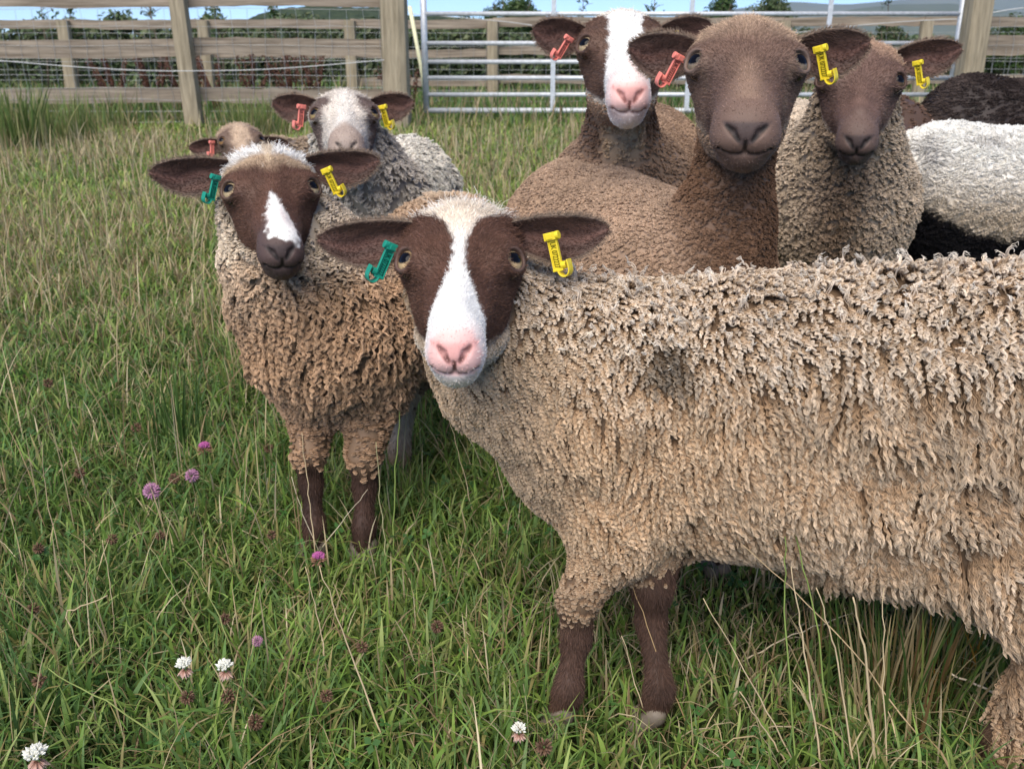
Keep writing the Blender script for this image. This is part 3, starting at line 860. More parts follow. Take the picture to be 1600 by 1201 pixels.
def smin(a, b, k):
    h = np.clip(0.5 + 0.5 * (b - a) / k, 0, 1)
    return b * (1 - h) + a * h - k * h * (1 - h)


def smax(a, b, k):
    return -smin(-a, -b, k)


def sdf_mesh(fn, lo, hi, h):
    """surface nets over the block-sparse sampling of fn"""
    lo = np.asarray(lo, float); hi = np.asarray(hi, float)
    nb = np.maximum(np.ceil((hi - lo) / (8 * h)).astype(int), 1)
    dim = nb * 8
    bi = np.stack(np.meshgrid(*[np.arange(n) for n in nb], indexing='ij'), -1).reshape(-1, 3)
    bc = lo + (bi * 8 + 3.5) * h
    dc = fn(bc)
    D = np.repeat(np.repeat(np.repeat(dc.reshape(nb).astype(np.float32), 8, 0), 8, 1), 8, 2)
    act = np.abs(dc) < 8 * h * 0.87 * 1.7
    off = np.stack(np.meshgrid(*[np.arange(8)] * 3, indexing='ij'), -1).reshape(-1, 3)
    ab = bi[act]
    for s in range(0, len(ab), 400):
        ch = ab[s:s + 400]
        idx = (ch[:, None, :] * 8 + off[None]).reshape(-1, 3)
        D[idx[:, 0], idx[:, 1], idx[:, 2]] = fn(lo + idx * h)
    ins = D < 0
    nx, ny, nz = dim
    cnt = np.zeros((nx - 1, ny - 1, nz - 1), np.int8)
    cor = [(i, j, k) for i in (0, 1) for j in (0, 1) for k in (0, 1)]
    for i, j, k in cor:
        cnt += ins[i:nx - 1 + i, j:ny - 1 + j, k:nz - 1 + k]
    A = np.argwhere((cnt > 0) & (cnt < 8))
    vals = np.stack([D[A[:, 0] + i, A[:, 1] + j, A[:, 2] + k] for i, j, k in cor], 1)
    acc = np.zeros((len(A), 3)); n = np.zeros(len(A))
    for a in range(8):
        for b in range(a + 1, 8):
            ca, cb = np.array(cor[a]), np.array(cor[b])
            if np.abs(ca - cb).sum() != 1: continue
            va, vb = vals[:, a], vals[:, b]
            m = (va < 0) != (vb < 0)
            t = np.where(m, va / np.where(m, va - vb, 1), 0)
            acc += np.where(m[:, None], ca + t[:, None] * (cb - ca), 0); n += m
    V = lo + (A + acc / n[:, None]) * h
    vid = np.full((nx - 1, ny - 1, nz - 1), -1, np.int32)
    vid[A[:, 0], A[:, 1], A[:, 2]] = np.arange(len(A))
    Q = []
    for ax in range(3):
        s0 = [slice(1, -1)] * 3; s1 = [slice(1, -1)] * 3
        s0[ax] = slice(0, dim[ax] - 1); s1[ax] = slice(1, dim[ax])
        ia, ib = ins[tuple(s0)], ins[tuple(s1)]
        E = np.argwhere(ia != ib)
        flip = ia[E[:, 0], E[:, 1], E[:, 2]]
        base = E.copy()
        for o in range(3):
            if o != ax: base[:, o] += 1
        u, v = (ax + 1) % 3, (ax + 2) % 3
        def c(du, dv):
            b = base.copy(); b[:, u] -= du; b[:, v] -= dv
            return vid[b[:, 0], b[:, 1], b[:, 2]]
        q = np.stack([c(1, 1), c(0, 1), c(0, 0), c(1, 0)], 1)
        q[~flip] = q[~flip][:, ::-1]
        Q.append(q)
    Q = np.concatenate(Q)
    Q = Q[(Q >= 0).all(1)]
    # one Newton step onto the surface, then gradients as normals
    for it in range(2):
        g, d = grad(fn, V, h * 0.5)
        if it == 0:
            V = V - np.clip(d, -h, h)[:, None] * unit(g)
    return V, Q, unit(g)


def grad(fn, P, e):
    k = np.array([[1, -1, -1], [-1, -1, 1], [-1, 1, -1], [1, 1, 1]], float)
    g = 0; dm = 0
    for r in k:
        d = fn(P + r * e); g = g + d[:, None] * r; dm = dm + d
    return g, dm / 4


# ------------------------------------------------------------------ sampling roots and growing hair
def sample(V, Q, N, count, rng, weight=None):
    """random points on the quads, thinned by weight(points, normals) in 0..1"""
    T = np.concatenate([Q[:, [0, 1, 2]], Q[:, [0, 2, 3]]])
    a, b, c = V[T[:, 0]], V[T[:, 1]], V[T[:, 2]]
    ar = 0.5 * np.linalg.norm(np.cross(b - a, c - a), axis=1)
    if weight is not None:
        w = weight((a + b + c) / 3, unit(N[T].mean(1)))
        ar = ar * w
    cs = np.cumsum(ar); tot = cs[-1]
    n = int(count(tot)) if callable(count) else int(count)
    i = np.searchsorted(cs, rng.random(n) * tot)
    i = np.minimum(i, len(T) - 1)
    r1 = np.sqrt(rng.random(n)); r2 = rng.random(n)
    w0, w1, w2 = 1 - r1, r1 * (1 - r2), r1 * r2
    P = w0[:, None] * a[i] + w1[:, None] * b[i] + w2[:, None] * c[i]
    NN = unit(w0[:, None] * N[T[i, 0]] + w1[:, None] * N[T[i, 1]] + w2[:, None] * N[T[i, 2]])
    return P, NN


def seen(P, N, back=0.12):
    """1 for surface that could face the camera or a viewpoint beside it, less for the far side"""
    c = unit(CAMP - P)
    d = (N * c).sum(1)
    return np.where(d > -0.35, 1.0, back)


def tangent(N, d):
    d = np.broadcast_to(d, N.shape)
    t = d - (d * N).sum(1, keepdims=True) * N
    return unit(t)


def fur(P, N, tdir, L, K, rng, lift=0.5, jit=0.35, rad=0.0004, taper=0.75, curl=0.0):
    n = len(P)
    T = unit(tdir + jit * rng.normal(size=(n, 3)))
    s = np.linspace(0, 1, K)
    L = np.broadcast_to(L, n) * rng.uniform(0.7, 1.25, n)
    B = np.cross(N, T)
    lf = lift * rng.uniform(0.6, 1.4, n)
    up = lf[:, None] * (s - 0.42 * s * s)[None]
    fw = (s[None] * (1 - 0.3 * lf[:, None]))
    pos = P[:, None] + L[:, None, None] * (up[..., None] * N[:, None] + fw[..., None] * T[:, None])
    if curl > 0:
        ph = rng.random(n) * 6.28; fr = rng.uniform(1.0, 2.2, n)
        w = curl * s[None] ** 0.8
        pos += (L[:, None] * w * np.cos(ph[:, None] + 6.28 * fr[:, None] * s))[..., None] * B[:, None]
        pos += (L[:, None] * w * np.sin(ph[:, None] + 6.28 * fr[:, None] * s))[..., None] * N[:, None] * 0.6
    pos -= 0.0006 * N[:, None]
    R = np.broadcast_to(rad * (1 - taper * s), (n, K)).copy()
    return pos, R


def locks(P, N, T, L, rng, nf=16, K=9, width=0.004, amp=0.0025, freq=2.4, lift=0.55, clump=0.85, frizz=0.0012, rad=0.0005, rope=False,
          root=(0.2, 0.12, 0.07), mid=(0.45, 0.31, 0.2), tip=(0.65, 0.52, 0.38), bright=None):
    """wool: each root grows a crimped lock of nf fibres drawn together towards the tip"""
    n = len(P)
    L = np.broadcast_to(L, n) * rng.uniform(0.75, 1.25, n)
    lift = np.broadcast_to(lift, n) * rng.uniform(0.7, 1.35, n)
    s = np.linspace(0, 1, K)
    B = unit(np.cross(N, T))
    a = lift[:, None] * (s - 0.5 * s * s)[None] * 1.5
    f = s[None] - 0.35 * lift[:, None] * (s - 0.5 * s * s)[None]
    path = P[:, None] + L[:, None, None] * (a[..., None] * N[:, None] + f[..., None] * T[:, None])
    ph = rng.random(n) * 6.28
    fr = freq * rng.uniform(0.75, 1.3, n)
    am = np.broadcast_to(amp, n) * rng.uniform(0.6, 1.4, n)
    env = np.minimum(1, s * 2.2)
    w1 = am[:, None] * env * np.cos(ph[:, None] + 6.28 * fr[:, None] * s)
    w2 = am[:, None] * env * np.sin(ph[:, None] * 1.7 + 6.28 * fr[:, None] * s)
    path += w1[..., None] * B[:, None] + 0.7 * w2[..., None] * N[:, None]
    # fibres
    m = n * nf
    rep = lambda x: np.repeat(x, nf, axis=0)
    o1 = rng.normal(size=m); o2 = rng.normal(size=m)
    width = rep(np.broadcast_to(width, n).copy())
    cl = 1 - clump * s ** 1.1
    bulge = cl * (0.55 + 0.9 * np.sin(np.minimum(s * 1.25, 1) * math.pi) * 0.6)
    if rope:
        bulge = (0.7 + 0.45 * np.sin(s * math.pi)) * (1 - clump * s ** 2.5)
    pos = rep(path)
    Bf, Nf, Tf = rep(B), rep(N), rep(T)
    pos = pos + (width[:, None] * bulge)[..., None] * (o1[:, None, None] * Bf[:, None] + (0.9 if rope else 0.5) * o2[:, None, None] * (Nf + (0.0 if rope else 0.6) * Tf)[:, None])
    ph2 = rng.random(m) * 6.28; f2 = rng.uniform(1.5, 4.5, m)
    z = frizz * np.minimum(1, s * 2)
    pos = pos + (z * np.cos(ph2[:, None] + 6.28 * f2[:, None] * s))[..., None] * Bf[:, None] + (z * np.sin(ph2[:, None] + 5.3 * f2[:, None] * s))[..., None] * Nf[:, None]
    # unequal fibre ends
    cut = rng.uniform(0.72 if not rope else 0.85, 1.0, m)
    pos = pos[:, :1] + (pos - pos[:, :1]) * (1 - (1 - cut)[:, None] * s)[..., None]
    R = rad * rng.uniform(0.7, 1.3, m)[:, None] * (1 - 0.6 * s ** 2)
    br = np.ones(n) if bright is None else bright
    br = rep(br * rng.uniform(0.74, 1.18, n)) * rng.uniform(0.86, 1.1, m)
    def rc(c):
        c = np.asarray(c, float)
        return rep(c) if c.ndim == 2 else np.broadcast_to(c, (m, 3))
    r_, m_, t_ = rc(root), rc(mid), rc(tip)
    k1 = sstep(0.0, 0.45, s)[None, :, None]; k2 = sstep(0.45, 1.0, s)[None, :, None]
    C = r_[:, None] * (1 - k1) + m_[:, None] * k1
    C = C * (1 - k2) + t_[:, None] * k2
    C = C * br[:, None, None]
    return pos, R, C


class Hairs:
    """gathers several growths with different point counts per hair into curves objects by K"""
    def __init__(s): s.d = {}
    def add(s, P, R, C):
        K = P.shape[1]
        if C.ndim == 2: C = np.repeat(C[:, None], K, 1)
        s.d.setdefault(K, []).append((P, R, C))
    def build(s, name, mat, parent, origin):
        out = []
        Ks = sorted(s.d)
        Kmax = Ks[-1]
        Ps, Rs, Cs = [], [], []
        for K in Ks:
            for P, R, C in s.d[K]:
                if K != Kmax:                       # resample so that all hairs share one count
                    t = np.linspace(0, K - 1, Kmax); i = np.minimum(t.astype(int), K - 2); f = t - i
                    lerp = lambda A: A[:, i] * (1 - f)[None, :, None] + A[:, i + 1] * f[None, :, None]
                    P, C = lerp(P), lerp(C); R = lerp(R[..., None])[..., 0]
                Ps.append(P); Rs.append(R); Cs.append(C)
        return hair_obj(name, np.concatenate(Ps), np.concatenate(Rs), np.concatenate(Cs), mat, parent, origin)
# ------------------------------------------------------------------ sheep


class Head:
    """head frame: X to the picture's right, F down the face, N out of the forehead, u screen-up, c towards the viewer"""
    def __init__(s, eye, scale, phi, yaw=0.0, roll=0.0, cdir=None):
        eye = np.asarray(eye, float)
        c = unit(CAMP - eye) if cdir is None else unit(np.asarray(cdir, float))
        if yaw:
            cy, sy = math.cos(yaw), math.sin(yaw)
            c = np.array([c[0] * cy - c[1] * sy, c[0] * sy + c[1] * cy, c[2]])
        u = unit(ZUP - (ZUP @ c) * c)
        X = np.cross(u, c)
        if roll:
            u, X = math.cos(roll) * u + math.sin(roll) * X, math.cos(roll) * X - math.sin(roll) * u
        s.c, s.u, s.X, s.s = c, u, X, scale
        s.F = math.cos(phi) * c - math.sin(phi) * u
        s.N = math.sin(phi) * c + math.cos(phi) * u
        s.B = np.stack([s.X, s.F, s.N])                     # rows
        s.o = eye - scale * (np.array([0, 0.095, -0.012]) @ s.B)
    def w(s, q): return s.o + s.s * (np.asarray(q, float) @ s.B)
    def l(s, p): return (np.asarray(p, float) - s.o) @ s.B.T / s.s
    def d(s, v): return unit(np.asarray(v, float) @ s.B)


EYE_C = np.array([0.0575, 0.096, -0.0195]); EYE_R = 0.0200
EYE_E = unit(np.array([0.61, 0.57, 0.55]))


def skull(q, wide=1.0, muz=1.0):
    """canonical head, metres of an adult ewe"""
    p = q.copy(); p[:, 0] = np.abs(p[:, 0])
    d = ellip(p, (0, 0.045, -0.034), (0.071 * wide, 0.078, 0.064))
    d = smin(d, ellip(p, (0.050 * wide, 0.022, -0.004), (0.020, 0.028, 0.020)), 0.03)
    d = smin(d, ellip(p, (0.0, 0.030, -0.020), (0.052, 0.056, 0.060)), 0.03)
    d = smin(d, ellip(p, (0.046 * wide, 0.088, -0.022), (0.031, 0.040, 0.029)), 0.03)
    d = smin(d, cone(p, (0.009, 0.10, -0.050), (0.007 * muz, 0.225, -0.074), 0.045 * wide, 0.0265 * muz), 0.03)
    d = smin(d, ellip(p, (0.0, 0.236, -0.084), (0.0360 * muz, 0.032, 0.031)), 0.018)
    d = smin(d, ellip(p, (0.014 * muz, 0.238, -0.095), (0.023 * muz, 0.027, 0.019)), 0.012)
    d = smin(d, ellip(p, (0.0, 0.221, -0.115), (0.026 * muz, 0.034, 0.0185)), 0.012)
    d = smin(d, cone(p, (0.0, 0.06, -0.10), (0, 0.205, -0.107), 0.042 * wide, 0.023), 0.03)
    d = smin(d, ellip(p, (0.024 * wide, 0.078, -0.083), (0.030, 0.056, 0.052)), 0.03)
    # nasal bone, and the hollow running down from the eye
    d = smin(d, cone(p, (0.0, 0.11, -0.012), (0.0, 0.215, -0.046), 0.016, 0.011), 0.02)
    d = smax(d, -ellip(p, (0.072 * wide, 0.160, -0.042), (0.012, 0.050, 0.018)), 0.03)
    # brow ridge and tear trough
    d = smin(d, ellip(p, (0.058 * wide, 0.082, -0.003), (0.017, 0.024, 0.010)), 0.016)
    # eyelid ring, then the opening
    r = p - (EYE_C * (wide, 1, 1) + EYE_E * 0.0125)
    h = r @ EYE_E
    hv = unit(np.cross(EYE_E, np.array([0.1, -0.35, 0.94])))
    vv = np.cross(hv, EYE_E)
    a, b = r @ hv, r @ vv
    ring = np.sqrt((np.sqrt(a * a + (b * 1.20) ** 2) - 0.0170) ** 2 + (h * 0.9) ** 2) - 0.0024
    d = smin(d, ring, 0.011)
    hole = np.sqrt(a * a + (b * 1.20) ** 2) - 0.0143
    hole = np.maximum(hole, -(h + 0.014))
    d = smax(d, -hole, 0.002)
    # nostrils, philtrum, mouth
    for A, Bp, r0, r1 in s_nost:
        A = np.array(A) * (muz, 1, 1); Bp = np.array(Bp) * (muz, 1, 1)
        d = smax(d, -cone(p, A, Bp, r0, r1), 0.004)
    return d


s_nost = []


def _front(x, n, muz=1.0):
    """f of the canonical surface at (x,n), marching in from the front"""
    global s_nost
    keep, s_nost = s_nost, []
    f = np.linspace(0.30, 0.15, 600)
    d = skull(np.stack([np.full(600, x), f, np.full(600, n)], 1))
    s_nost = keep
    i = np.argmax(d < 0)
    return f[i] if d[i] < 0 else 0.2


def _prep():
    out = []
    def seg(x0, n0, x1, n1, r0, r1, dep=0.0):
        out.append(((x0, _front(x0, n0) + dep, n0), (x1, _front(x1, n1) + dep, n1), r0, r1))
    seg(0.0075, -0.0930, 0.0145, -0.0830, 0.0018, 0.0034)
    seg(0.0145, -0.0830, 0.0220, -0.0765, 0.0034, 0.0016)
    seg(0.0, -0.094, 0.0, -0.108, 0.0014, 0.0016)
    m = [(0.0, -0.1080), (0.011, -0.1105), (0.020, -0.1090), (0.028, -0.1045)]
    for (x0, n0), (x1, n1) in zip(m[:-1], m[1:]):
        seg(x0, n0, x1, n1, 0.0014, 0.0013)
    x, n = m[-1]
    out.append(((x, _front(x, n), n), (0.034, 0.215, -0.099), 0.0012, 0.0007))
    return out


s_nost = _prep()


def smile_dark(q, muz=1.0):
    """1 inside nostrils and mouth line"""
    p = q.copy(); p[:, 0] = np.abs(p[:, 0])
    a = np.zeros(len(q))
    for A, Bp, r0, r1 in s_nost:
        d = cone(p, np.array(A) * (muz, 1, 1), np.array(Bp) * (muz, 1, 1), r0, r1)
        a = np.maximum(a, 1 - sstep(-0.0005, 0.0022, d))
    return a


def ear_mesh(H, side, length=0.125, droop=0.1, width=1.0, back=0.25, cup=0.15, wide=1.0, rise=0.02):
    """leaf-shaped cupped ear; returns V, Q, N, canonical (t, v, isback)"""
    nt, nv = 34, 16
    L = unit(side * math.cos(droop) * H.X - math.sin(droop) * H.u - back * H.c)
    D = unit(-H.u - (-H.u @ L) * L)
    C = np.cross(L, D); C = C if C @ H.c > 0 else -C
    root = H.w((side * 0.064 * wide, 0.030, -0.010)) + rise * H.s * H.u
    t = np.linspace(0, 1, nt)
    up = np.interp(t, [0, .12, .3, .5, .7, .85, .95, 1], [0.02, 0.05, 0.085, 0.085, 0.055, 0.005, -0.055, -0.13])
    dn = np.interp(t, [0, .12, .3, .45, .6, .75, .88, .96, 1], [-0.25, -0.36, -0.47, -0.50, -0.48, -0.42, -0.325, -0.24, -0.17])
    k = np.array([.25, .5, .25])
    for _ in range(2):
        up[1:-1] = np.convolve(up, k, 'valid'); dn[1:-1] = np.convolve(dn, k, 'valid')
    mid = (up + dn) / 2; hw = (up - dn) / 2 * width
    ln = length * H.s
    fr, bk, info = [], [], []
    v = np.linspace(-1, 1, nv)
    tt, vv = np.meshgrid(t, v, indexing='ij')
    cupd = -cup * (1 - vv ** 2) * (1 - 0.6 * tt) * np.minimum(1, hw[:, None] / 0.2)
    curl = 0.04 * np.maximum(vv, 0) ** 3 * (1 - tt)             # the upper rim rolls forward
    wob = 0.012 * np.sin(tt * 9 + vv * 2)
    base = root + ln * (tt[..., None] * L - (mid[:, None] + hw[:, None] * vv)[..., None] * D + (cupd + curl + wob)[..., None] * C)
    th = ln * 0.020 * np.sqrt(np.clip(1 - vv ** 2, 0, 1)) * np.sqrt(np.clip(1.02 - tt ** 6, 0, 1)) * (1.6 - tt) + 0.0006
    front = base + th[..., None] * C; rear = base - th[..., None] * C
    V = np.concatenate([front.reshape(-1, 3), rear.reshape(-1, 3)])
    idx = np.arange(nt * nv).reshape(nt, nv); o = nt * nv
    q1 = np.stack([idx[:-1, :-1], idx[1:, :-1], idx[1:, 1:], idx[:-1, 1:]], -1).reshape(-1, 4)
    q2 = q1[:, ::-1] + o
    rim = []
    for j in (0, nv - 1):
        a = idx[:-1, j]; b = idx[1:, j]
        rim.append(np.stack([a, b, b + o, a + o], -1) if j else np.stack([b, a, a + o, b + o], -1))
    a = idx[-1, :-1]; b = idx[-1, 1:]
    rim.append(np.stack([a, b, b + o, a + o], -1)[:, ::-1])
    Q = np.concatenate([q1, q2] + rim)
    n1 = np.cross(V[q1[:, 1]] - V[q1[:, 0]], V[q1[:, 3]] - V[q1[:, 0]])
    if (n1 @ C).sum() < 0: Q = Q[:, ::-1]
    N = np.concatenate([np.tile(C, (o, 1)), np.tile(-C, (o, 1))])
    edge = np.concatenate([np.abs(vv).ravel()] * 2)
    N = unit(N + 0.0)
    info = np.stack([np.concatenate([tt.ravel()] * 2), np.concatenate([vv.ravel()] * 2), np.concatenate([np.zeros(o), np.ones(o)])], 1)
    frame = dict(root=root, L=L, D=D, C=C, ln=ln, up=up, dn=dn, t=t)
    return V, Q, N, info, frame


def eye_part(H, side, S, root, origin, wide=1.0):
    c = EYE_C * (side * wide, 1, 1); e = EYE_E * (side, 1, 1)
    cw = H.w(c); ew = H.d(e)
    up = unit(H.u - (H.u @ ew) * ew)
    hz = np.cross(up, ew)
    r = EYE_R * H.s
    nu, nv = 96, 64
    V, col = [], []
    iris = np.array(S.get('iris', (0.30, 0.17, 0.07)))
    for i in range(nv + 1):
        th = math.pi * i / nv
        for j in range(nu):
            ph = 2 * math.pi * j / nu
            a, b, h = math.sin(th) * math.cos(ph), math.sin(th) * math.sin(ph), math.cos(th)
            bul = 1 + 0.10 * max(0, (h - 0.75) / 0.25)
            V.append(cw + r * bul * (a * hz + b * up + h * ew))
            rr = math.hypot(a, b)
            k = 0.5 + 0.5 * math.sin(ph * 23 + 3 * math.sin(ph * 7))
            c0 = iris * (0.75 + 0.5 * k * rr)
            pup = (abs(a) / 0.47) ** 2.4 + (abs(b - 0.06) / 0.35) ** 2.4
            if pup < 1: c0 = np.array((0.004, 0.004, 0.006))
            elif pup < 1.5: c0 = c0 * 0.55
            if rr > 0.84 or h < 0: c0 = np.array((0.05, 0.03, 0.02))
            elif rr > 0.77: c0 = c0 * 0.35
            col.append(c0)
    F = []
    for i in range(nv):
        for j in range(nu):
            F.append((i * nu + j, (i + 1) * nu + j, (i + 1) * nu + (j + 1) % nu, i * nu + (j + 1) % nu))
    return mesh_obj('eye', V, np.array(F), M_EYE, root, origin, np.array(col), True)


TAGCOL = {'yellow': (0.80, 0.62, 0.03), 'green': (0.012, 0.27, 0.19), 'pink': (0.80, 0.24, 0.19)}
_tagm = {}


def tag_mats(name):
    if name not in _tagm:
        c = TAGCOL[name]
        _tagm[name] = (flat_mat(name + '_plastic', c, 0.42, 0.45, var=0.12, scale=90), flat_mat(name + '_lettering', tuple(x * 0.16 for x in c), 0.6, 0.2))
    return _tagm[name]


def ear_tag(H, fr, side, colour, root, origin, t=0.25, tilt=0.25, size=1.0, drop=0.16, text='UK 0722227', fwd=0.0):
    m, mt = tag_mats(colour)
    k = size * 0.047
    O = unit(side * H.X); D = -H.u; C = H.c
    A = math.cos(tilt) * D + math.sin(tilt) * O
    B = math.cos(tilt) * O - math.sin(tilt) * D
    # turn a little about its length so that the loop side shows
    Bq = math.cos(0.5) * B + math.sin(0.5) * C; Cq = math.cos(0.5) * C - math.sin(0.5) * B
    B, C = Bq, Cq
    p0 = fr['root'] + fr['ln'] * (t * fr['L'] + drop * fr['D']) + (0.012 * H.s + 0.006 + fwd) * H.c
    b = MB()
    P = lambda a, bb, c: p0 + k * (a * A + bb * B + c * C)
    b.box(P(0.42, 0, 0), A, B, C, k * 0.36, k * 0.102, k * 0.038)
    for sgn in (-1, 1):
        b.box(P(0.42, sgn * 0.114, 0.012), A, B, C, k * 0.365, k * 0.014, k * 0.054)
    # head block with its clamp and button
    b.box(P(-0.045, -0.02, 0.03), A, B, C, k * 0.098, k * 0.155, k * 0.085)
    b.box(P(-0.045, -0.03, 0.125), A, B, C, k * 0.07, k * 0.09, k * 0.012)
    b.tube([P(-0.045, 0.12, 0.02), P(-0.045, 0.215, 0.02)], k * 0.105, 14)
    b.box(P(0.80, 0, 0.005), A, B, C, k * 0.03, k * 0.14, k * 0.06)
    # the band that loops round the ear edge
    arc = [(0.80, 0.02)] + [(0.80 + 0.18 * math.sin(x), 0.17 - 0.15 * math.cos(x)) for x in np.linspace(0.15, math.pi, 14)] + [(0.70, 0.32), (0.58, 0.31)]
    V, F = [], []
    for i, (a, bb) in enumerate(arc):
        j0, j1 = max(i - 1, 0), min(i + 1, len(arc) - 1)
        tx, ty = arc[j1][0] - arc[j0][0], arc[j1][1] - arc[j0][1]
        ll = math.hypot(tx, ty); nx, ny = -ty / ll, tx / ll
        wd = 0.13
        for off in (-0.017, 0.017):
            for cc in (-wd, wd):
                V.append(P(a + nx * off, bb + ny * off, cc))
        if i:
            o = 4 * (i - 1); q = 4 * i
            F += [(o, o + 1, q + 1, q), (o + 2, q + 2, q + 3, o + 3), (o, q, q + 2, o + 2), (o + 1, o + 3, q + 3, q + 1)]
    F += [(0, 2, 3, 1), (4 * len(arc) - 4, 4 * len(arc) - 3, 4 * len(arc) - 1, 4 * len(arc) - 2)]
    b.add(V, F)
    b.tube([P(0.70, 0.10, 0), P(0.70, 0.23, 0)], k * 0.095, 12)
    o = b.build('ear_tag', m, root, origin, smooth=False, bevel=k * 0.012)
    if text:
        cu = bpy.data.curves.new('lettering', 'FONT')
        cu.body = text; cu.size = k * 0.205; cu.extrude = 0.0001; cu.align_x = 'CENTER'; cu.align_y = 'CENTER'
        cu.space_character = 0.92
        cu.materials.append(mt)
        tmp = bpy.data.objects.new('tmp_text', cu); COL.objects.link(tmp)
        dg = bpy.context.evaluated_depsgraph_get(); dg.update()
        me = bpy.data.meshes.new_from_object(tmp.evaluated_get(dg))
        bpy.data.objects.remove(tmp)
        n = len(me.vertices); co = np.empty(n * 3, np.float32); me.vertices.foreach_get('co', co); co = co.reshape(-1, 3)
        w = co[:, 0].max() - co[:, 0].min(); sc = k * 0.64 / w
        bx = B if side > 0 else B
        # letters run along the bar, tops towards the picture's right
        R = unit(np.cross(A, C)); R = R if R @ H.X > 0 else -R
        W = P(0.42, 0, 0) + k * 0.049 * C + (co[:, :1] * sc) * A + (co[:, 1:2]) * R + co[:, 2:3] * C
        W = W - np.array(parent_world(o))
        me.vertices.foreach_set('co', W.astype(np.float32).ravel()); me.update()
        t_ = bpy.data.objects.new('lettering', me); COL.objects.link(t_); t_.parent = o
        if not me.materials: me.materials.append(mt)
    return o


def hoof_part(foot, e1, root, origin, s=1.0):
    side = np.cross(ZUP, e1)
    f = np.asarray(foot, float)
    def fn(p):
        d = None
        for sg in (-1, 1):
            c = f + side * sg * 0.0105 * s + e1 * 0.008 * s
            x = cone(p, c + ZUP * 0.010 * s + e1 * 0.014 * s, c + ZUP * 0.030 * s - e1 * 0.008 * s, 0.0105 * s, 0.012 * s)
            d = x if d is None else np.minimum(d, x)
        return np.maximum(d, -(p[:, 2] - f[2] - 0.001))
    V, Q, N = sdf_mesh(fn, f - 0.04 * s, f + np.array([0.04, 0.04, 0.06]) * s, 0.004)
    return mesh_obj('hoof', V, Q, M_HOOF, root, origin)


def leg_chain(top, foot, e1, hind, k=1.0):
    top = np.asarray(top, float); foot = np.asarray(foot, float)
    H = top[2]
    if hind:
        st = foot + ZUP * 0.15 - e1 * 0.015 + (top - foot) * np.array([.06, .06, 0])   # hock
        kn = top * 0.55 + st * 0.45 + e1 * 0.055
        kn[2] = st[2] + 0.45 * (top[2] - st[2])
        return [(top, 0.075), (kn, 0.052), (st, 0.021), (foot + ZUP * 0.05 + e1 * 0.004, 0.0165), (foot + ZUP * 0.025 + e1 * 0.006, 0.0175)]
    el = np.array([top[0] * .6 + foot[0] * .4, top[1] * .6 + foot[1] * .4, max(foot[2] + (H - foot[2]) * 0.62, 0.165 + 0.55 * (H - 0.165))]) - e1 * 0.012
    kn = np.array([top[0] * .2 + foot[0] * .8, top[1] * .2 + foot[1] * .8, foot[2] + 0.165]) + e1 * 0.004
    return [(top, 0.062), (el, 0.043), (kn, 0.0215 * k), (kn - ZUP * 0.045, 0.0150 * k), (foot + ZUP * 0.058 - e1 * 0.002, 0.0140 * k), (foot + ZUP * 0.028 + e1 * 0.004, 0.0172 * k)]


def aim(eye, scale, nose, roll=0.0):
    # pitch and yaw of a head whose nose lies on the photo's line of sight to its nose
    best = None
    span = [(-10, 40, -25, 25, 13)]
    lo1, hi1, lo2, hi2 = -12, 40, -25, 25
    for it in range(5):
        for ph in np.linspace(lo1, hi1, 11):
            for yw in np.linspace(lo2, hi2, 11):
                H = Head(eye, scale, math.radians(ph), math.radians(yw), roll)
                v = H.w((0, 0.262, -0.084)) - CAMP
                dp = v @ np.array([0, CP, -SP])
                e = math.hypot(800 + FPX * v[0] / dp - nose[0], 600.5 - FPX * (v[1] * SP + v[2] * CP) / dp - nose[1])
                if best is None or e < best[0]: best = (e, ph, yw)
        w1, w2 = (hi1 - lo1) / 6, (hi2 - lo2) / 6
        lo1, hi1, lo2, hi2 = best[1] - w1, best[1] + w1, best[2] - w2, best[2] + w2
    return best[1], best[2]


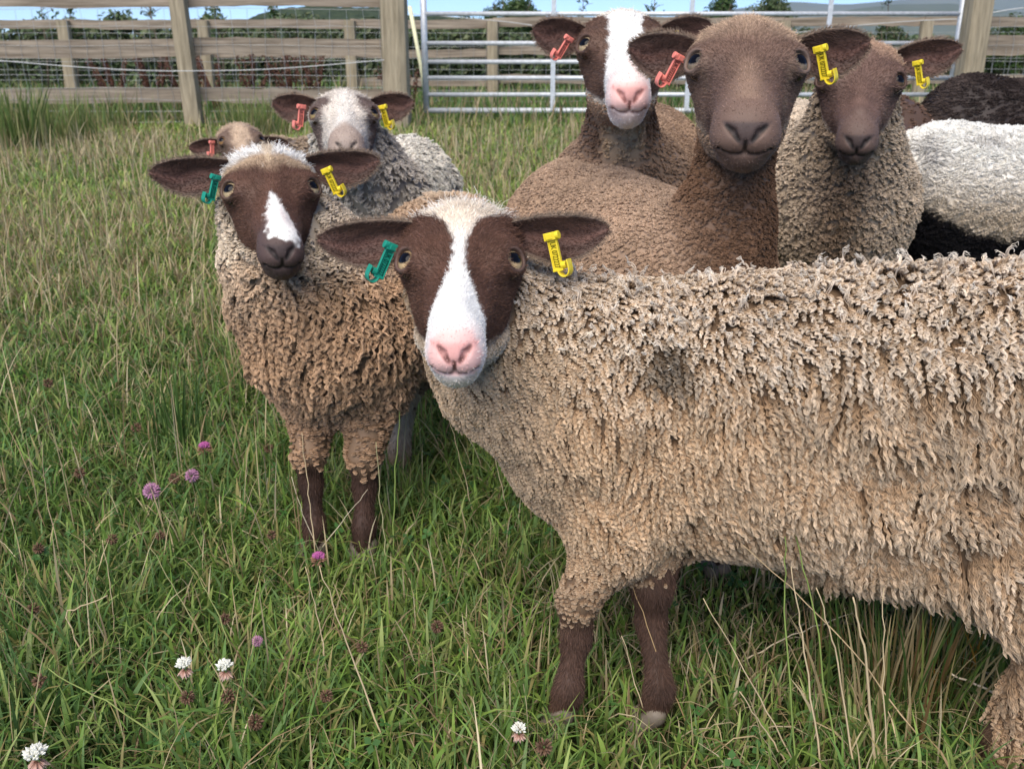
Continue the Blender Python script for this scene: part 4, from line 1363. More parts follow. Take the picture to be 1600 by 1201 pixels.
class Sheep:
    def __init__(s, S):
        s.S = S
        if 'nose' in S:
            S['phi'], S['yaw'] = aim(S['eye'], S['scale'], S['nose'], math.radians(S.get('roll', 0)))
        s.H = H = Head(S['eye'], S['scale'], math.radians(S['phi']), math.radians(S.get('yaw', 0)), math.radians(S.get('roll', 0)), S.get('cdir'))
        s.e1 = e1 = unit(np.array([*S['e1'], 0.0])); s.e2 = e2 = np.cross(ZUP, e1)
        s.sh = sh = np.array([*S['sh'], 0.0]); s.hip = hip = sh - e1 * S['L']
        W, Wh = S['W'], S.get('Wh', S['W']); r = S['r']; bel = S['belly']
        s.tor = []
        t = s.tor
        t.append((sh + ZUP * (W - r), hip + ZUP * (Wh - r), r, r * 0.98))
        t.append((sh + ZUP * (bel + r * 0.92), hip + ZUP * (bel + r * 0.98 - S.get('sag', 0)), r * 0.92, r * 0.95))
        t.append((sh + e1 * 0.045 + ZUP * (W - r * 1.25), sh + e1 * 0.045 + ZUP * (bel + r * 1.0), r * 0.82, r * 0.75))    # chest
        t.append((hip - e1 * 0.05 + ZUP * (Wh - r * 1.05), hip - e1 * 0.05 + ZUP * (bel + r * 1.1), r * 0.85, r * 0.85))  # rump
        nb = sh + e1 * S.get('nfwd', 0.08) + ZUP * (W - r * S.get('ndrop', 1.25))
        hb = H.w((0, 0.005, -0.075))
        nm = (nb + hb) / 2 + np.asarray(S.get('nbend', (0, 0, 0)), float)
        nr = S.get('nr', (0.095, 0.08, 0.066))
        s.neck = [(nb, nm, nr[0], nr[1]), (nm, hb, nr[1], nr[2])]
        s.legs = []
        lw = r * 0.55
        for hind in (False, True):
            for sg, key in ((1, 'l'), (-1, 'r')):
                base = hip if hind else sh
                foot = S.get('feet', {}).get(('h' if hind else 'f') + key)
                foot = np.array([*foot, 0.0]) if foot is not None else base + e2 * sg * lw + e1 * (-0.06 if hind else 0.02)
                top = base + e2 * sg * lw * 0.95 + ZUP * (bel + r * (1.0 if hind else 0.85)) - e1 * (0.03 if hind else 0.0)
                s.legs.append((leg_chain(top, foot, e1, hind, S.get('legk', 1.0)), hind, foot))

    def body_sdf(s, p):
        S = s.S; d = None
        for a, b, ra, rb in s.tor:
            x = cone(p, a, b, ra, rb); d = x if d is None else smin(d, x, 0.06)
        for a, b, ra, rb in s.neck:
            d = smin(d, cone(p, a, b, ra, rb), 0.05)
        for ch, hind, foot in s.legs:
            l = None
            for (a, ra), (b, rb) in zip(ch[:-1], ch[1:]):
                x = cone(p, a, b, ra, rb); l = x if l is None else smin(l, x, 0.018)
            d = smin(d, l, 0.035)
        a = S.get('lump', 0.006)
        if a:
            m = sstep(0.16, 0.26, p[:, 2])
            d = d - m * (a * vnoise(p * 11.0, S['seed']) + 0.5 * a * vnoise(p * 26.0, S['seed'] + 5))
        return d

    def head_sdf(s, p):
        q = s.H.l(p)
        d = skull(q, s.S.get('wide', 1.0), s.S.get('muz', 1.0)) * s.H.s
        a, b, ra, rb = s.neck[1]
        return smin(d, cone(p, b, b + (a - b) * 0.15, rb * 0.62, rb * 0.55), 0.02)

    def build(s):
        S, H = s.S, s.H
        rng = np.random.default_rng(S['seed'])
        origin = (s.sh + s.hip) / 2
        root = empty('sheep', origin)
        tag(root, S['label'], 'sheep', 'flock of sheep in the pasture')
        # --- body shell
        pts = np.array([c for ch, _, _ in s.legs for c, _ in ch] + [s.sh + ZUP * S['W'], s.hip, s.neck[1][1], s.neck[0][0]])
        lo = pts.min(0) - S['r'] - 0.08; hi = pts.max(0) + S['r'] + 0.08
        lo[2] = -0.03
        Vb, Qb, Nb = sdf_mesh(s.body_sdf, lo, hi, S.get('hb', 0.009))
        # --- head shell
        hc = H.w((0, 0.11, -0.06)); R = 0.24 * H.s
        Vh, Qh, Nh = sdf_mesh(s.head_sdf, hc - R, hc + R, S.get('hh', 0.003) * H.s)
        # --- ears
        ears = [ear_mesh(H, sd, **{**S.get('ear', {}), **S.get('ear_l' if sd < 0 else 'ear_r', {}), 'wide': S.get('wide', 1.0)}) for sd in (-1, 1)]
        colb = S['bodycol'](s, Vb)
        qh = H.l(Vh); colh = S['facecol'](qh)
        dk = smile_dark(qh, S.get('muz', 1.0))[:, None]
        dcol = np.array(S.get('dark', (0.012, 0.008, 0.007)))
        colh_m = colh * (1 - dk) + dcol * dk
        # thin dark lids
        ax = qh.copy(); ax[:, 0] = np.abs(ax[:, 0])
        lid = 1 - sstep(0.0125, 0.0165, np.linalg.norm(ax - (EYE_C * (S.get('wide', 1.0), 1, 1) + EYE_E * 0.0125), axis=1) - 0.004)
        lidc = np.array(S.get('lid', (0.085, 0.048, 0.036)))
        colh_m = colh_m * (1 - lid[:, None]) + lidc * lid[:, None]
        VV, QQ, CC, o = [Vb, Vh], [Qb, Qh + len(Vb)], [colb, colh_m], len(Vb) + len(Vh)
        ecols = []
        for V, Q, N, info, fr in ears:
            ec = s.ear_col(info); ecols.append(ec)
            VV.append(V); QQ.append(Q + o); CC.append(ec); o += len(V)
        body = mesh_obj('body', np.concatenate(VV), np.concatenate(QQ), M_SKIN, root, origin, np.concatenate(CC))
        # --- eyes, tags, hooves
        for sd in (-1, 1):
            eye_part(H, sd, S, root, origin, S.get('wide', 1.0))
        for sd, key, e in ((-1, 'tag_l', ears[0]), (1, 'tag_r', ears[1])):
            if key in S:
                c, kw = S[key]
                ear_tag(H, e[4], sd, c, root, origin, **kw)
        if S.get('hooves', True):
            for ch, hind, foot in s.legs:
                hoof_part(foot, s.e1, root, origin)
        # --- short fur on the face, ears and legs
        fh = Hairs()
        nF = S.get('nface', 20000)
        wide, muz = S.get('wide', 1.0), S.get('muz', 1.0)
        def wface(p, n):
            q = H.l(p); aq = q.copy(); aq[:, 0] = np.abs(aq[:, 0])
            de = np.linalg.norm(aq - (EYE_C * (wide, 1, 1) + EYE_E * 0.0125), axis=1)
            w = seen(p, n, 0.05) * sstep(0.0162, 0.0200, de)
            w *= 1 - 0.85 * S['nosefn'](q) - 0.0
            w *= 1 - smile_dark(q, muz)
            w *= 1 - sstep(0.004, 0.012, skull(q, wide, muz))
            return np.clip(w, 0, 1)
        P, N = sample(Vh, Qh, Nh, nF, rng, wface)
        q = H.l(P)
        aq = q.copy(); aq[:, 0] = np.abs(aq[:, 0])
        # hair lies back from the nose and outwards from the midline
        t = -H.F[None] + 0.7 * np.sign(q[:, :1]) * np.minimum(1, np.abs(q[:, :1]) / 0.05) * H.X[None]
        t = tangent(N, t)
        Lf = S.get('facelen', 0.007) * (1 - 0.45 * sstep(0.14, 0.22, q[:, 1])) + S['poll'](q) * S.get('polllen', 0.016)
        Lf = Lf * H.s
        p, r = fur(P, N, t, Lf, 5, rng, lift=0.30 + 0.35 * S['poll'](q), jit=0.24, rad=S.get('frad', 0.00042), curl=0.10)
        qj = q + rng.normal(size=q.shape) * 0.0012
        c = S['facecol'](qj)
        grey = rng.random(len(c)) < S.get('agouti', 0.12)
        c = c * rng.uniform(0.72, 1.3, (len(c), 1))
        c[grey] = c[grey] * 1.6 + 0.02
        fh.add(p, r, np.stack([c * (0.75 + 0.4 * k) for k in np.linspace(0, 1, 5)], 1))
        for (V, Q, Nn, info, fr), ec in zip(ears, ecols):
            n_e = int(S.get('near', 5000))
            # smooth normals for the ear come from its faces
            P, N, c, inf = sample_attr(V, Q, Nn, info, ec, n_e, rng)
            edge = sstep(0.90, 1.0, np.abs(inf[:, 1])) + sstep(0.96, 1.0, inf[:, 0])
            t = tangent(N, fr['L'])
            out = np.sign(inf[:, 1:2]) * -fr['D'][None]
            t = unit(t + np.clip(edge, 0, 1)[:, None] * out * 1.2)
            L_ = (0.005 + 0.002 * np.clip(edge, 0, 1)) * H.s
            p, r = fur(P, N, t, L_, 5, rng, lift=0.25, jit=0.3, rad=S.get('frad', 0.00042) * 0.9)
            ce = np.array(S.get('earrim', (0.30, 0.22, 0.16)))
            kk = np.clip(edge, 0, 1)[:, None] * 0.5
            c = c * (1 - kk) + ce * kk
            c = c * rng.uniform(0.7, 1.35, (len(c), 1))
            fh.add(p, r, np.stack([c * (0.8 + 0.35 * k) for k in np.linspace(0, 1, 5)], 1))
        if S.get('nleg', 0):
            def wleg(p, n): return seen(p, n, 0.1) * (1 - s.woolly(p)) * (p[:, 2] > 0.02)
            P, N = sample(Vb, Qb, Nb, S['nleg'], rng, wleg)
            t = tangent(N, np.array([0, 0, -1.0]))
            p, r = fur(P, N, t, 0.009, 5, rng, lift=0.25, jit=0.2, rad=0.00045)
            c = S['bodycol'](s, P) * rng.uniform(0.7, 1.5, (len(P), 1))
            fh.add(p, r, c)
        fh.build('short_fur', M_FUR, root, origin)
        # --- fleece
        wl_ = Hairs()
        S['fleece'](s, wl_, (Vb, Qb, Nb), (Vh, Qh, Nh), rng)
        wl_.build('fleece', M_WOOL, root, origin)
        return root

    def woolly(s, p):
        """1 where fleece grows on the body shell, 0 on the bare legs"""
        z0 = s.S.get('woolz', 0.17) - s.S.get('hindlow', 0) * sstep(0.1, 0.2, -(p - s.sh) @ s.e1)
        zz = z0 + 0.02 * vnoise(p * 40, 3)
        w = sstep(zz - 0.028, zz + 0.022, p[:, 2])
        # bare inner face of the far legs
        for f in s.S.get('bare', []):
            ch = s.legs[f][0]
            d = np.min([cone(p, a, b, ra, rb) for (a, ra), (b, rb) in zip(ch[1:-1], ch[2:])], axis=0)
            w = w * (1 - (1 - sstep(0.004, 0.02, d)) * (p[:, 2] < s.S.get('barez', 0.24)))
        return w

    def ear_col(s, info):
        t, v, back = info.T
        base = np.array(s.S.get('earcol', (0.070, 0.036, 0.026)))
        inner = np.array(s.S.get('earin', (0.115, 0.056, 0.042)))
        k = (1 - sstep(0.15, 0.8, np.abs(v + 0.15))) * (1 - back)
        vein = 0.82 + 0.25 * np.sin(v * 9 + t * 4 + np.sin(t * 11)) * (1 - back)
        c = base * (1 - k[:, None]) + inner * k[:, None]
        c = c * vein[:, None]
        e = sstep(0.9, 1.0, np.abs(v))[:, None] * 0.6
        return c * (1 - e) + np.array(s.S.get('earrim', (0.30, 0.22, 0.16))) * e


def sample_attr(V, Q, N, info, col, n, rng):
    T = np.concatenate([Q[:, [0, 1, 2]], Q[:, [0, 2, 3]]])
    a, b, c = V[T[:, 0]], V[T[:, 1]], V[T[:, 2]]
    cr = np.cross(b - a, c - a)
    ar = 0.5 * np.linalg.norm(cr, axis=1)
    w = ar * seen((a + b + c) / 3, unit(cr), 0.35)
    i = rng.choice(len(T), n, p=w / w.sum())
    r1 = np.sqrt(rng.random(n)); r2 = rng.random(n)
    w0, w1, w2 = (1 - r1)[:, None], (r1 * (1 - r2))[:, None], (r1 * r2)[:, None]
    mix = lambda A: w0 * A[T[i, 0]] + w1 * A[T[i, 1]] + w2 * A[T[i, 2]]
    return mix(V), unit(cr[i]), mix(col), mix(info)
# ------------------------------------------------------------------ coats and markings of the ten sheep
def mixc(a, b, k):
    k = np.asarray(k)[:, None]
    a = np.asarray(a, float); b = np.asarray(b, float)
    return a * (1 - k) + b * k


def absx(q): return np.abs(q[:, 0])


def jit(q, amp, sc=140.0, seed=1): return amp * vnoise(q * sc, seed)


def no_poll(q): return np.zeros(len(q))


def poll_top(q, f0=0.035):
    return (1 - sstep(f0 - 0.03, f0 + 0.02, q[:, 1])) * sstep(-0.05, 0.0, q[:, 2])


def nose_zone(q, f0=0.243):
    return sstep(f0, f0 + 0.008, q[:, 1]) * sstep(-0.118, -0.108, q[:, 2]) * (1 - sstep(-0.068, -0.058, q[:, 2])) * (1 - sstep(0.026, 0.034, absx(q)))


BROWN = (0.090, 0.043, 0.028)
WHITE = (0.74, 0.72, 0.69)
PINK = (0.78, 0.46, 0.42)


def blaze_w(f, tf, tw): return np.interp(f, tf, tw)


def face_front(q):
    f, n = q[:, 1], q[:, 2]
    w = blaze_w(f, [-.05, 0, .02, .04, .06, .085, .11, .133, .155, .175, .195, .212, .222], [.12, .066, .048, .036, .024, .0125, .0075, .0060, .0100, .018, .027, .040, .09])
    k = sstep(-0.003, 0.003, w - absx(q) + jit(q, 0.003))
    c = mixc(np.array(BROWN) * (1 + 0.22 * vnoise(q * 60, 4))[:, None], WHITE, k)
    warm = (1 - sstep(0.06, 0.13, f)) * k
    c = mixc(c, (0.70, 0.57, 0.43), warm * 0.75 * sstep(0.0, 0.03, f))
    low = (1 - sstep(-0.112, -0.095, n + 0.15 * (f - 0.1) + jit(q, 0.006, 60))) * (1 - sstep(0.19, 0.21, f))
    c = mixc(c, (0.62, 0.52, 0.40), low)
    rear = 1 - sstep(-0.01, 0.015, f + 0.2 * (n + 0.05))
    c = mixc(c, (0.70, 0.63, 0.54), rear * (n < -0.01))
    pk = sstep(0.240, 0.256, f - 0.10 * absx(q) + jit(q, 0.003, 80)) * sstep(-0.117, -0.109, n) * (1 - sstep(-0.066, -0.046, n)) * (1 - sstep(0.030, 0.040, absx(q)))
    halo = sstep(0.222, 0.25, f) * (1 - sstep(-0.065, -0.045, n)) * 0.28
    c = mixc(c, (0.66, 0.54, 0.41), (1 - sstep(-0.124, -0.110, n)) * 0.7)  # tan put into the chin colour to offset the blue skylight
    c = mixc(c, PINK, np.clip(np.maximum(pk * 0.95, halo * sstep(-0.125, -0.11, n)), 0, 1))
    c = mixc(c, (0.70, 0.33, 0.30), nose_pad(q) * 0.75)
    return c


def face_left(q):
    f, n = q[:, 1], q[:, 2]
    base = np.array(BROWN) * (1 + 0.25 * vnoise(q * 50, 4))[:, None]
    base = mixc(base, (0.17, 0.10, 0.065), (1 - sstep(0.05, 0.10, f + 0.25 * absx(q))) * 0.8)
    k = 1 - sstep(0.044, 0.068, f + 0.26 * absx(q) + jit(q, 0.008, 90))
    c = mixc(base, WHITE, k)
    tan = (1 - sstep(0.066, 0.105, f + 0.3 * absx(q) + jit(q, 0.008, 90))) * (1 - k)
    c = mixc(c, (0.48, 0.36, 0.24), tan * 0.7)
    st = sstep(-0.003, 0.003, np.interp(f, [.02, .045, .075, .085], [.010, .006, .0025, -.004]) - absx(q) + jit(q, 0.003))
    c = mixc(c, (0.52, 0.40, 0.27), st * 0.8)
    sn = np.interp(f, [.145, .158, .18, .205, .235, .256, .266], [-.006, .0035, .011, .018, .025, .024, -.01])
    ks = sstep(-0.005, 0.006, sn - np.abs(q[:, 0] + 0.004 - 0.10 * (f - 0.15)) + jit(q, 0.007, 130)) * sstep(-0.084, -0.072, n + 0.12 * q[:, 0] + jit(q, 0.008, 120))
    c = mixc(c, WHITE, ks)
    c = mixc(c, (0.74, 0.60, 0.56), ks * np.exp(-((f - 0.215) / 0.02) ** 2) * 0.5)
    mz = sstep(0.20, 0.24, f) * (1 - ks)
    c = mixc(c, (0.085, 0.056, 0.052), mz * 0.85)
    c = mixc(c, (0.050, 0.036, 0.036), nose_pad(q) * 0.7)
    rear = 1 - sstep(-0.012, 0.012, f + 0.25 * (n + 0.05))
    c = mixc(c, (0.60, 0.52, 0.42), rear * (n < -0.01))
    return c


def face_pale(q):
    f, n = q[:, 1], q[:, 2]
    c = np.tile(np.array((0.56, 0.50, 0.44)), (len(q), 1)) * (1 + 0.15 * vnoise(q * 40, 2))[:, None]
    d = np.sqrt(((absx(q) - 0.054) / 0.024) ** 2 + ((f - 0.080) / 0.050) ** 2)
    k = 1 - sstep(0.65, 1.30, d + jit(q, 0.30, 70))
    c = mixc(c, (0.085, 0.050, 0.042), k * 0.92)
    c = mixc(c, (0.66, 0.62, 0.57), (1 - sstep(0.008, 0.028, absx(q) + jit(q, 0.008, 60))) * sstep(0.03, 0.08, f) * 0.65)
    c = mixc(c, (0.45, 0.35, 0.26), (1 - sstep(0.0, 0.035, f)) * 0.45)
    c = mixc(c, (0.27, 0.19, 0.15), sstep(0.195, 0.235, f - 0.2 * absx(q)) * 0.8)
    return c


def face_small(q):
    f, n = q[:, 1], q[:, 2]
    c = np.tile(np.array((0.42, 0.31, 0.22)), (len(q), 1)) * (1 + 0.2 * vnoise(q * 40, 2))[:, None]
    k = sstep(0.018, 0.045, absx(q) + jit(q, 0.008, 60)) * sstep(0.03, 0.07, f)
    c = mixc(c, (0.12, 0.075, 0.055), k * 0.9)
    return c


def face_patch(q):
    f, n = q[:, 1], q[:, 2]
    x = q[:, 0]
    c = np.tile(np.array(WHITE), (len(q), 1))
    c = mixc(c, (0.66, 0.55, 0.42), (1 - sstep(0.02, 0.06, f)) * 0.75)
    inner = np.interp(f, [0.0, 0.02, 0.05, 0.09, 0.14, 0.18, 0.215], [0.07, 0.044, 0.030, 0.026, 0.029, 0.034, 0.047])
    k = sstep(-0.003, 0.004, absx(q) - inner + jit(q, 0.004, 70)) * sstep(0.004, 0.016, f + 0.1 * absx(q)) * (1 - sstep(0.196, 0.210, f + jit(q, 0.004, 60))) * sstep(-0.098, -0.085, n + 0.16 * (f - 0.1) + jit(q, 0.006, 60))
    br = np.array((0.10, 0.055, 0.038)) * (1 + 0.25 * vnoise(q * 45, 8))[:, None]
    c = c * (1 - k[:, None]) + br * k[:, None]
    side = (1 - sstep(-0.10, -0.085, n + 0.16 * (f - 0.1))) * (1 - sstep(0.15, 0.2, f))
    c = mixc(c, (0.52, 0.40, 0.29), side * 0.85)
    pk = sstep(0.236, 0.252, f + jit(q, 0.003, 80)) * sstep(-0.112, -0.10, n) * (1 - sstep(-0.070, -0.055, n)) * (1 - sstep(0.026, 0.036, absx(q)))
    halo = sstep(0.19, 0.245, f) * 0.45 * sstep(-0.135, -0.115, n)
    c = mixc(c, PINK, np.clip(np.maximum(pk * 0.9, halo), 0, 1))
    c = mixc(c, (0.70, 0.33, 0.30), nose_pad(q) * 0.75)
    return c


def face_big(q):
    f, n = q[:, 1], q[:, 2]
    c = np.tile(np.array((0.130, 0.078, 0.057)), (len(q), 1)) * (1 + 0.22 * vnoise(q * 45, 2))[:, None]
    c = mixc(c, (0.42, 0.30, 0.205), (1 - sstep(0.020, 0.115, f + 0.2 * absx(q) + jit(q, 0.01, 60))) * 0.95)
    c = mixc(c, (0.42, 0.33, 0.24), (1 - sstep(-0.105, -0.075, n + 0.3 * (f - 0.1) - 0.25 * (absx(q) - 0.05) + jit(q, 0.008, 50))) * (1 - sstep(0.18, 0.22, f)) * 0.7)
    c = mixc(c, (0.40, 0.30, 0.21), sstep(0.044, 0.060, absx(q) + jit(q, 0.006, 50)) * sstep(0.115, 0.15, f) * 0.75)
    c = mixc(c, (0.20, 0.125, 0.088), np.exp(-((f - 0.215) / 0.025) ** 2) * (1 - sstep(0.01, 0.03, absx(q))) * (n > -0.07) * 0.7)
    c = mixc(c, (0.155, 0.098, 0.076), sstep(0.20, 0.24, f) * 0.7)
    c = mixc(c, (0.060, 0.042, 0.040), nose_pad(q) * 0.85)
    c = mixc(c, (0.085, 0.050, 0.041), np.exp(-((absx(q) - 0.036) / 0.013) ** 2) * sstep(0.10, 0.14, f) * (1 - sstep(0.18, 0.22, f)) * 0.55)  # tear-trough shading painted into the coat as a darker band
    c = mixc(c, (0.25, 0.165, 0.115), np.exp(-(q[:, 0] / 0.017) ** 2) * sstep(0.12, 0.17, f) * (1 - sstep(0.235, 0.248, f)) * 0.6)
    return c


def face_dark(q):
    f, n = q[:, 1], q[:, 2]
    c = np.tile(np.array((0.115, 0.067, 0.052)), (len(q), 1)) * (1 + 0.2 * vnoise(q * 45, 2))[:, None]
    c = mixc(c, (0.36, 0.235, 0.16), (1 - sstep(0.04, 0.095, f + 0.25 * absx(q) + jit(q, 0.012, 60))) * 0.95)
    st = 1 - sstep(0.5, 1.0, np.sqrt((q[:, 0] / 0.010) ** 2 + ((f - 0.055) / 0.022) ** 2) + jit(q, 0.3, 150))
    c = mixc(c, (0.62, 0.54, 0.46), st * 0.75)
    c = mixc(c, (0.42, 0.33, 0.25), (1 - sstep(-0.10, -0.075, n + 0.3 * (f - 0.1) + jit(q, 0.008, 50))) * (1 - sstep(0.16, 0.2, f)) * 0.8)
    c = mixc(c, (0.42, 0.32, 0.23), sstep(0.044, 0.060, absx(q) + jit(q, 0.006, 50)) * sstep(0.125, 0.16, f) * 0.75)
    c = mixc(c, (0.125, 0.082, 0.068), sstep(0.20, 0.24, f) * 0.75)
    c = mixc(c, (0.050, 0.036, 0.035), nose_pad(q) * 0.8)
    return c


def face_black(q):
    return np.tile(np.array((0.03, 0.022, 0.02)), (len(q), 1)) * (1 + 0.2 * vnoise(q * 45, 2))[:, None]


def face_white(q):
    return np.tile(np.array((0.70, 0.66, 0.6)), (len(q), 1)) * (1 + 0.1 * vnoise(q * 45, 2))[:, None]


# ------------------------------------------------------------------ wool growth
GRAV = np.array([0, 0, -1.0])


def wool_dir(P, N, noise=0.4, sc=18.0, seed=0, bias=None):
    v = np.stack([vnoise(P * sc, seed + 11), vnoise(P * sc, seed + 12), vnoise(P * sc, seed + 13)], 1)
    g = GRAV if bias is None else unit(GRAV + np.asarray(bias))
    return tangent(N, g + noise * v + 1e-4)


def head_wool(s, Vh, Qh, Nh, n, rng, where):
    def w(p, nn): return seen(p, nn, 0.05) * where(s.H.l(p))
    return sample(Vh, Qh, Nh, n, rng, w)


def keep_off_head(s, P, pad=0.0):
    return skull(s.H.l(P), s.S.get('wide', 1.0), s.S.get('muz', 1.0)) * s.H.s > pad


def stain(P, c, r, amt):
    d = np.linalg.norm((P - c) / np.asarray(r), axis=1)
    return 1 - amt * (1 - sstep(0.4, 1.0, d + 0.35 * vnoise(P * 60, 9)))


def fleece_front(s, out, B, Hd, rng):
    def w(p, n): return seen(p, n, 0.10) * s.woolly(p) * (1.25 - 0.62 * sstep(0.1, 0.5, p[:, 0]))
    P, N = sample(*B, s.S['nwool'], rng, w)
    k = keep_off_head(s, P, 0.002); P, N = P[k], N[k]
    T = unit(wool_dir(P, N, 0.34, 15, 1, bias=(0.16, -0.50, 0)) + 0.36 * wool_dir(P, N, 1.2, 34, 3) - 0.3 * wool_dir(P, N, 0, 1, 1))
    rearward = sstep(0.10, 0.45, P[:, 0])                         # longer, better separated locks on the flank
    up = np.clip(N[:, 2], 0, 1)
    neck = 1 - sstep(-0.01, 0.10, P[:, 0])
    low = 1 - sstep(0.17, 0.27, P[:, 2])
    big = rearward * (1 - up) * sstep(-0.5, 0.6, vnoise(P * 9, 15) + 1.2 * (P[:, 0] - 0.35))
    L = 0.030 + (0.022 + 0.014 * big) * rearward * (1 - 0.55 * up) + 0.006 * vnoise(P * 14, 3)
    L *= 1 - 0.30 * up
    L *= 1 - 0.35 * neck
    L *= 1 - 0.82 * (1 - sstep(0.16, 0.27, P[:, 2])) * (P[:, 0] < 0.3)
    L *= 1 - 0.5 * (1 - sstep(0.08, 0.2, P[:, 2])) * (P[:, 0] >= 0.3)
    wid = 0.00085 + 0.0003 * rearward + 0.0004 * big
    br = 1 + 0.13 * vnoise(P * 24, 7) + 0.10 * vnoise(P * 7, 8)
    st = at_depth(1040, 565, 1.0)
    br *= stain(P, np.array([st[0], 0.93, st[2]]), (0.036, 0.16, 0.028), 0.72)
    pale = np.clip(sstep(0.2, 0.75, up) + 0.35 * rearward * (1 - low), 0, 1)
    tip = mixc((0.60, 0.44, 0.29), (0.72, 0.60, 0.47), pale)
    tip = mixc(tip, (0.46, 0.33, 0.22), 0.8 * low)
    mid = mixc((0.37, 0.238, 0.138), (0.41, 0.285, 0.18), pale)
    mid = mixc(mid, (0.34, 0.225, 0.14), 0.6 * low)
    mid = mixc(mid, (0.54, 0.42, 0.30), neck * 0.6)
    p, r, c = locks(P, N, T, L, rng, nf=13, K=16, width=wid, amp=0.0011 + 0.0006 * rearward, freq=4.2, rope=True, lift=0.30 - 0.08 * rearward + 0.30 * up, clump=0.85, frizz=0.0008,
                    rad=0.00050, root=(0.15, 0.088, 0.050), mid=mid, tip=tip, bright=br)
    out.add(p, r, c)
    # stray curls standing off the back
    P, N = sample(*B, 520, rng, lambda p, n: (n[:, 2] > 0.55) * s.woolly(p) + 0.0)
    k = keep_off_head(s, P, 0.01); P, N = P[k], N[k]
    T = unit(rng.normal(size=P.shape) * 0.8 + np.array([-0.3, 0, 0.2]))
    p, r, c = locks(P, N, tangent(N, T), rng.uniform(0.010, 0.026, len(P)), rng, nf=7, K=9, width=0.0022, amp=0.0022, freq=2.2, lift=1.35, clump=0.8, frizz=0.0014, rad=0.00042,
                    root=(0.45, 0.33, 0.22), mid=(0.66, 0.54, 0.42), tip=(0.80, 0.73, 0.63))
    out.add(p, r, c)
    # woolly cheeks and crown behind the face
    P, N = head_wool(s, *Hd, 5200, rng, lambda q: np.clip((1 - sstep(0.0, 0.03, q[:, 1])) * (q[:, 2] < -0.01) + (1 - sstep(-0.118, -0.10, q[:, 2] + 0.16 * (q[:, 1] - 0.1))) * (1 - sstep(0.15, 0.19, q[:, 1])), 0, 1))
    q = s.H.l(P)
    T = wool_dir(P, N, 0.5, 30, 4)
    p, r, c = locks(P, N, T, 0.013, rng, nf=13, K=9, width=0.0028, amp=0.0012, freq=2.2, lift=0.5, clump=0.6, frizz=0.0016, rad=0.00042,
                    root=(0.40, 0.30, 0.21), mid=(0.56, 0.45, 0.34), tip=(0.70, 0.61, 0.50))
    out.add(p, r, c)


def fleece_generic(s, out, B, Hd, rng, rope=False, n=4000, nf=12, L=0.022, width=0.004, amp=0.0016, freq=2.2, lift=0.6, clump=0.75, frizz=0.0016, rad=0.0006, colfn=None, noise=0.45, nhead=1500, where=None, sc=16, K=9, Lh=0.6, lenfn=None):
    def w(p, nn): return seen(p, nn, 0.06) * s.woolly(p)
    for shell, cnt, hd in ((B, n, False), (Hd, nhead, True)):
        if hd:
            if where is None or cnt == 0: continue
            P, N = head_wool(s, *shell, cnt, rng, where)
        else:
            P, N = sample(*shell, cnt, rng, w)
            k = keep_off_head(s, P, 0.001); P, N = P[k], N[k]
        T = wool_dir(P, N, noise, sc, s.S['seed'])
        root, mid, tip, br = colfn(s, P, N)
        LL = (L if lenfn is None else lenfn(P)) * (Lh if hd else 1.0) * (1 + 0.25 * vnoise(P * 18, 3))
        p, r, c = locks(P, N, T, LL, rng, nf=nf, K=K, width=width * (0.8 if hd else 1.0), amp=amp, freq=freq, lift=lift, clump=clump, frizz=frizz, rad=rad, rope=rope, root=root, mid=mid, tip=tip, bright=br)
        out.add(p, r, c)


def shade3(c, a=0.45, b=1.35):
    c = np.asarray(c, float)
    return c * a, c, np.minimum(c * b, 0.9)


def col_left(s, P, N):
    q = s.H.l(P)
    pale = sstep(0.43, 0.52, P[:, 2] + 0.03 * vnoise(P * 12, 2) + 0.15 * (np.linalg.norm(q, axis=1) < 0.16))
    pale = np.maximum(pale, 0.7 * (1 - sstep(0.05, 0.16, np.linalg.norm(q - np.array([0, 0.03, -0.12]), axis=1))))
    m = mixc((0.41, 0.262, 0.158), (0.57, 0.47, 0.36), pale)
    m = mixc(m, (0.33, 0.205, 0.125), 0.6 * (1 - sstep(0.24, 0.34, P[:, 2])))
    br = 1 + 0.16 * vnoise(P * 20, 7) + 0.1 * vnoise(P * 6, 3)
    return m * 0.33, m, np.minimum(m * 1.34 + 0.02, 0.85), br


def col_pale(s, P, N):
    q = s.H.l(P)
    m = np.tile(np.array((0.68, 0.625, 0.55)), (len(P), 1))
    neck = 1 - sstep(0.08, 0.17, np.linalg.norm((P - s.neck[0][1]) * np.array([1, 1, 0.7]), axis=1))
    m = mixc(m, (0.40, 0.32, 0.25), neck * 0.45)
    return m * 0.45, m, np.minimum(m * 1.3, 0.85), 1 + 0.15 * vnoise(P * 20, 7)


def col_small(s, P, N):
    m = np.tile(np.array((0.42, 0.32, 0.23)), (len(P), 1))
    return m * 0.45, m, m * 1.3, 1 + 0.15 * vnoise(P * 20, 7)


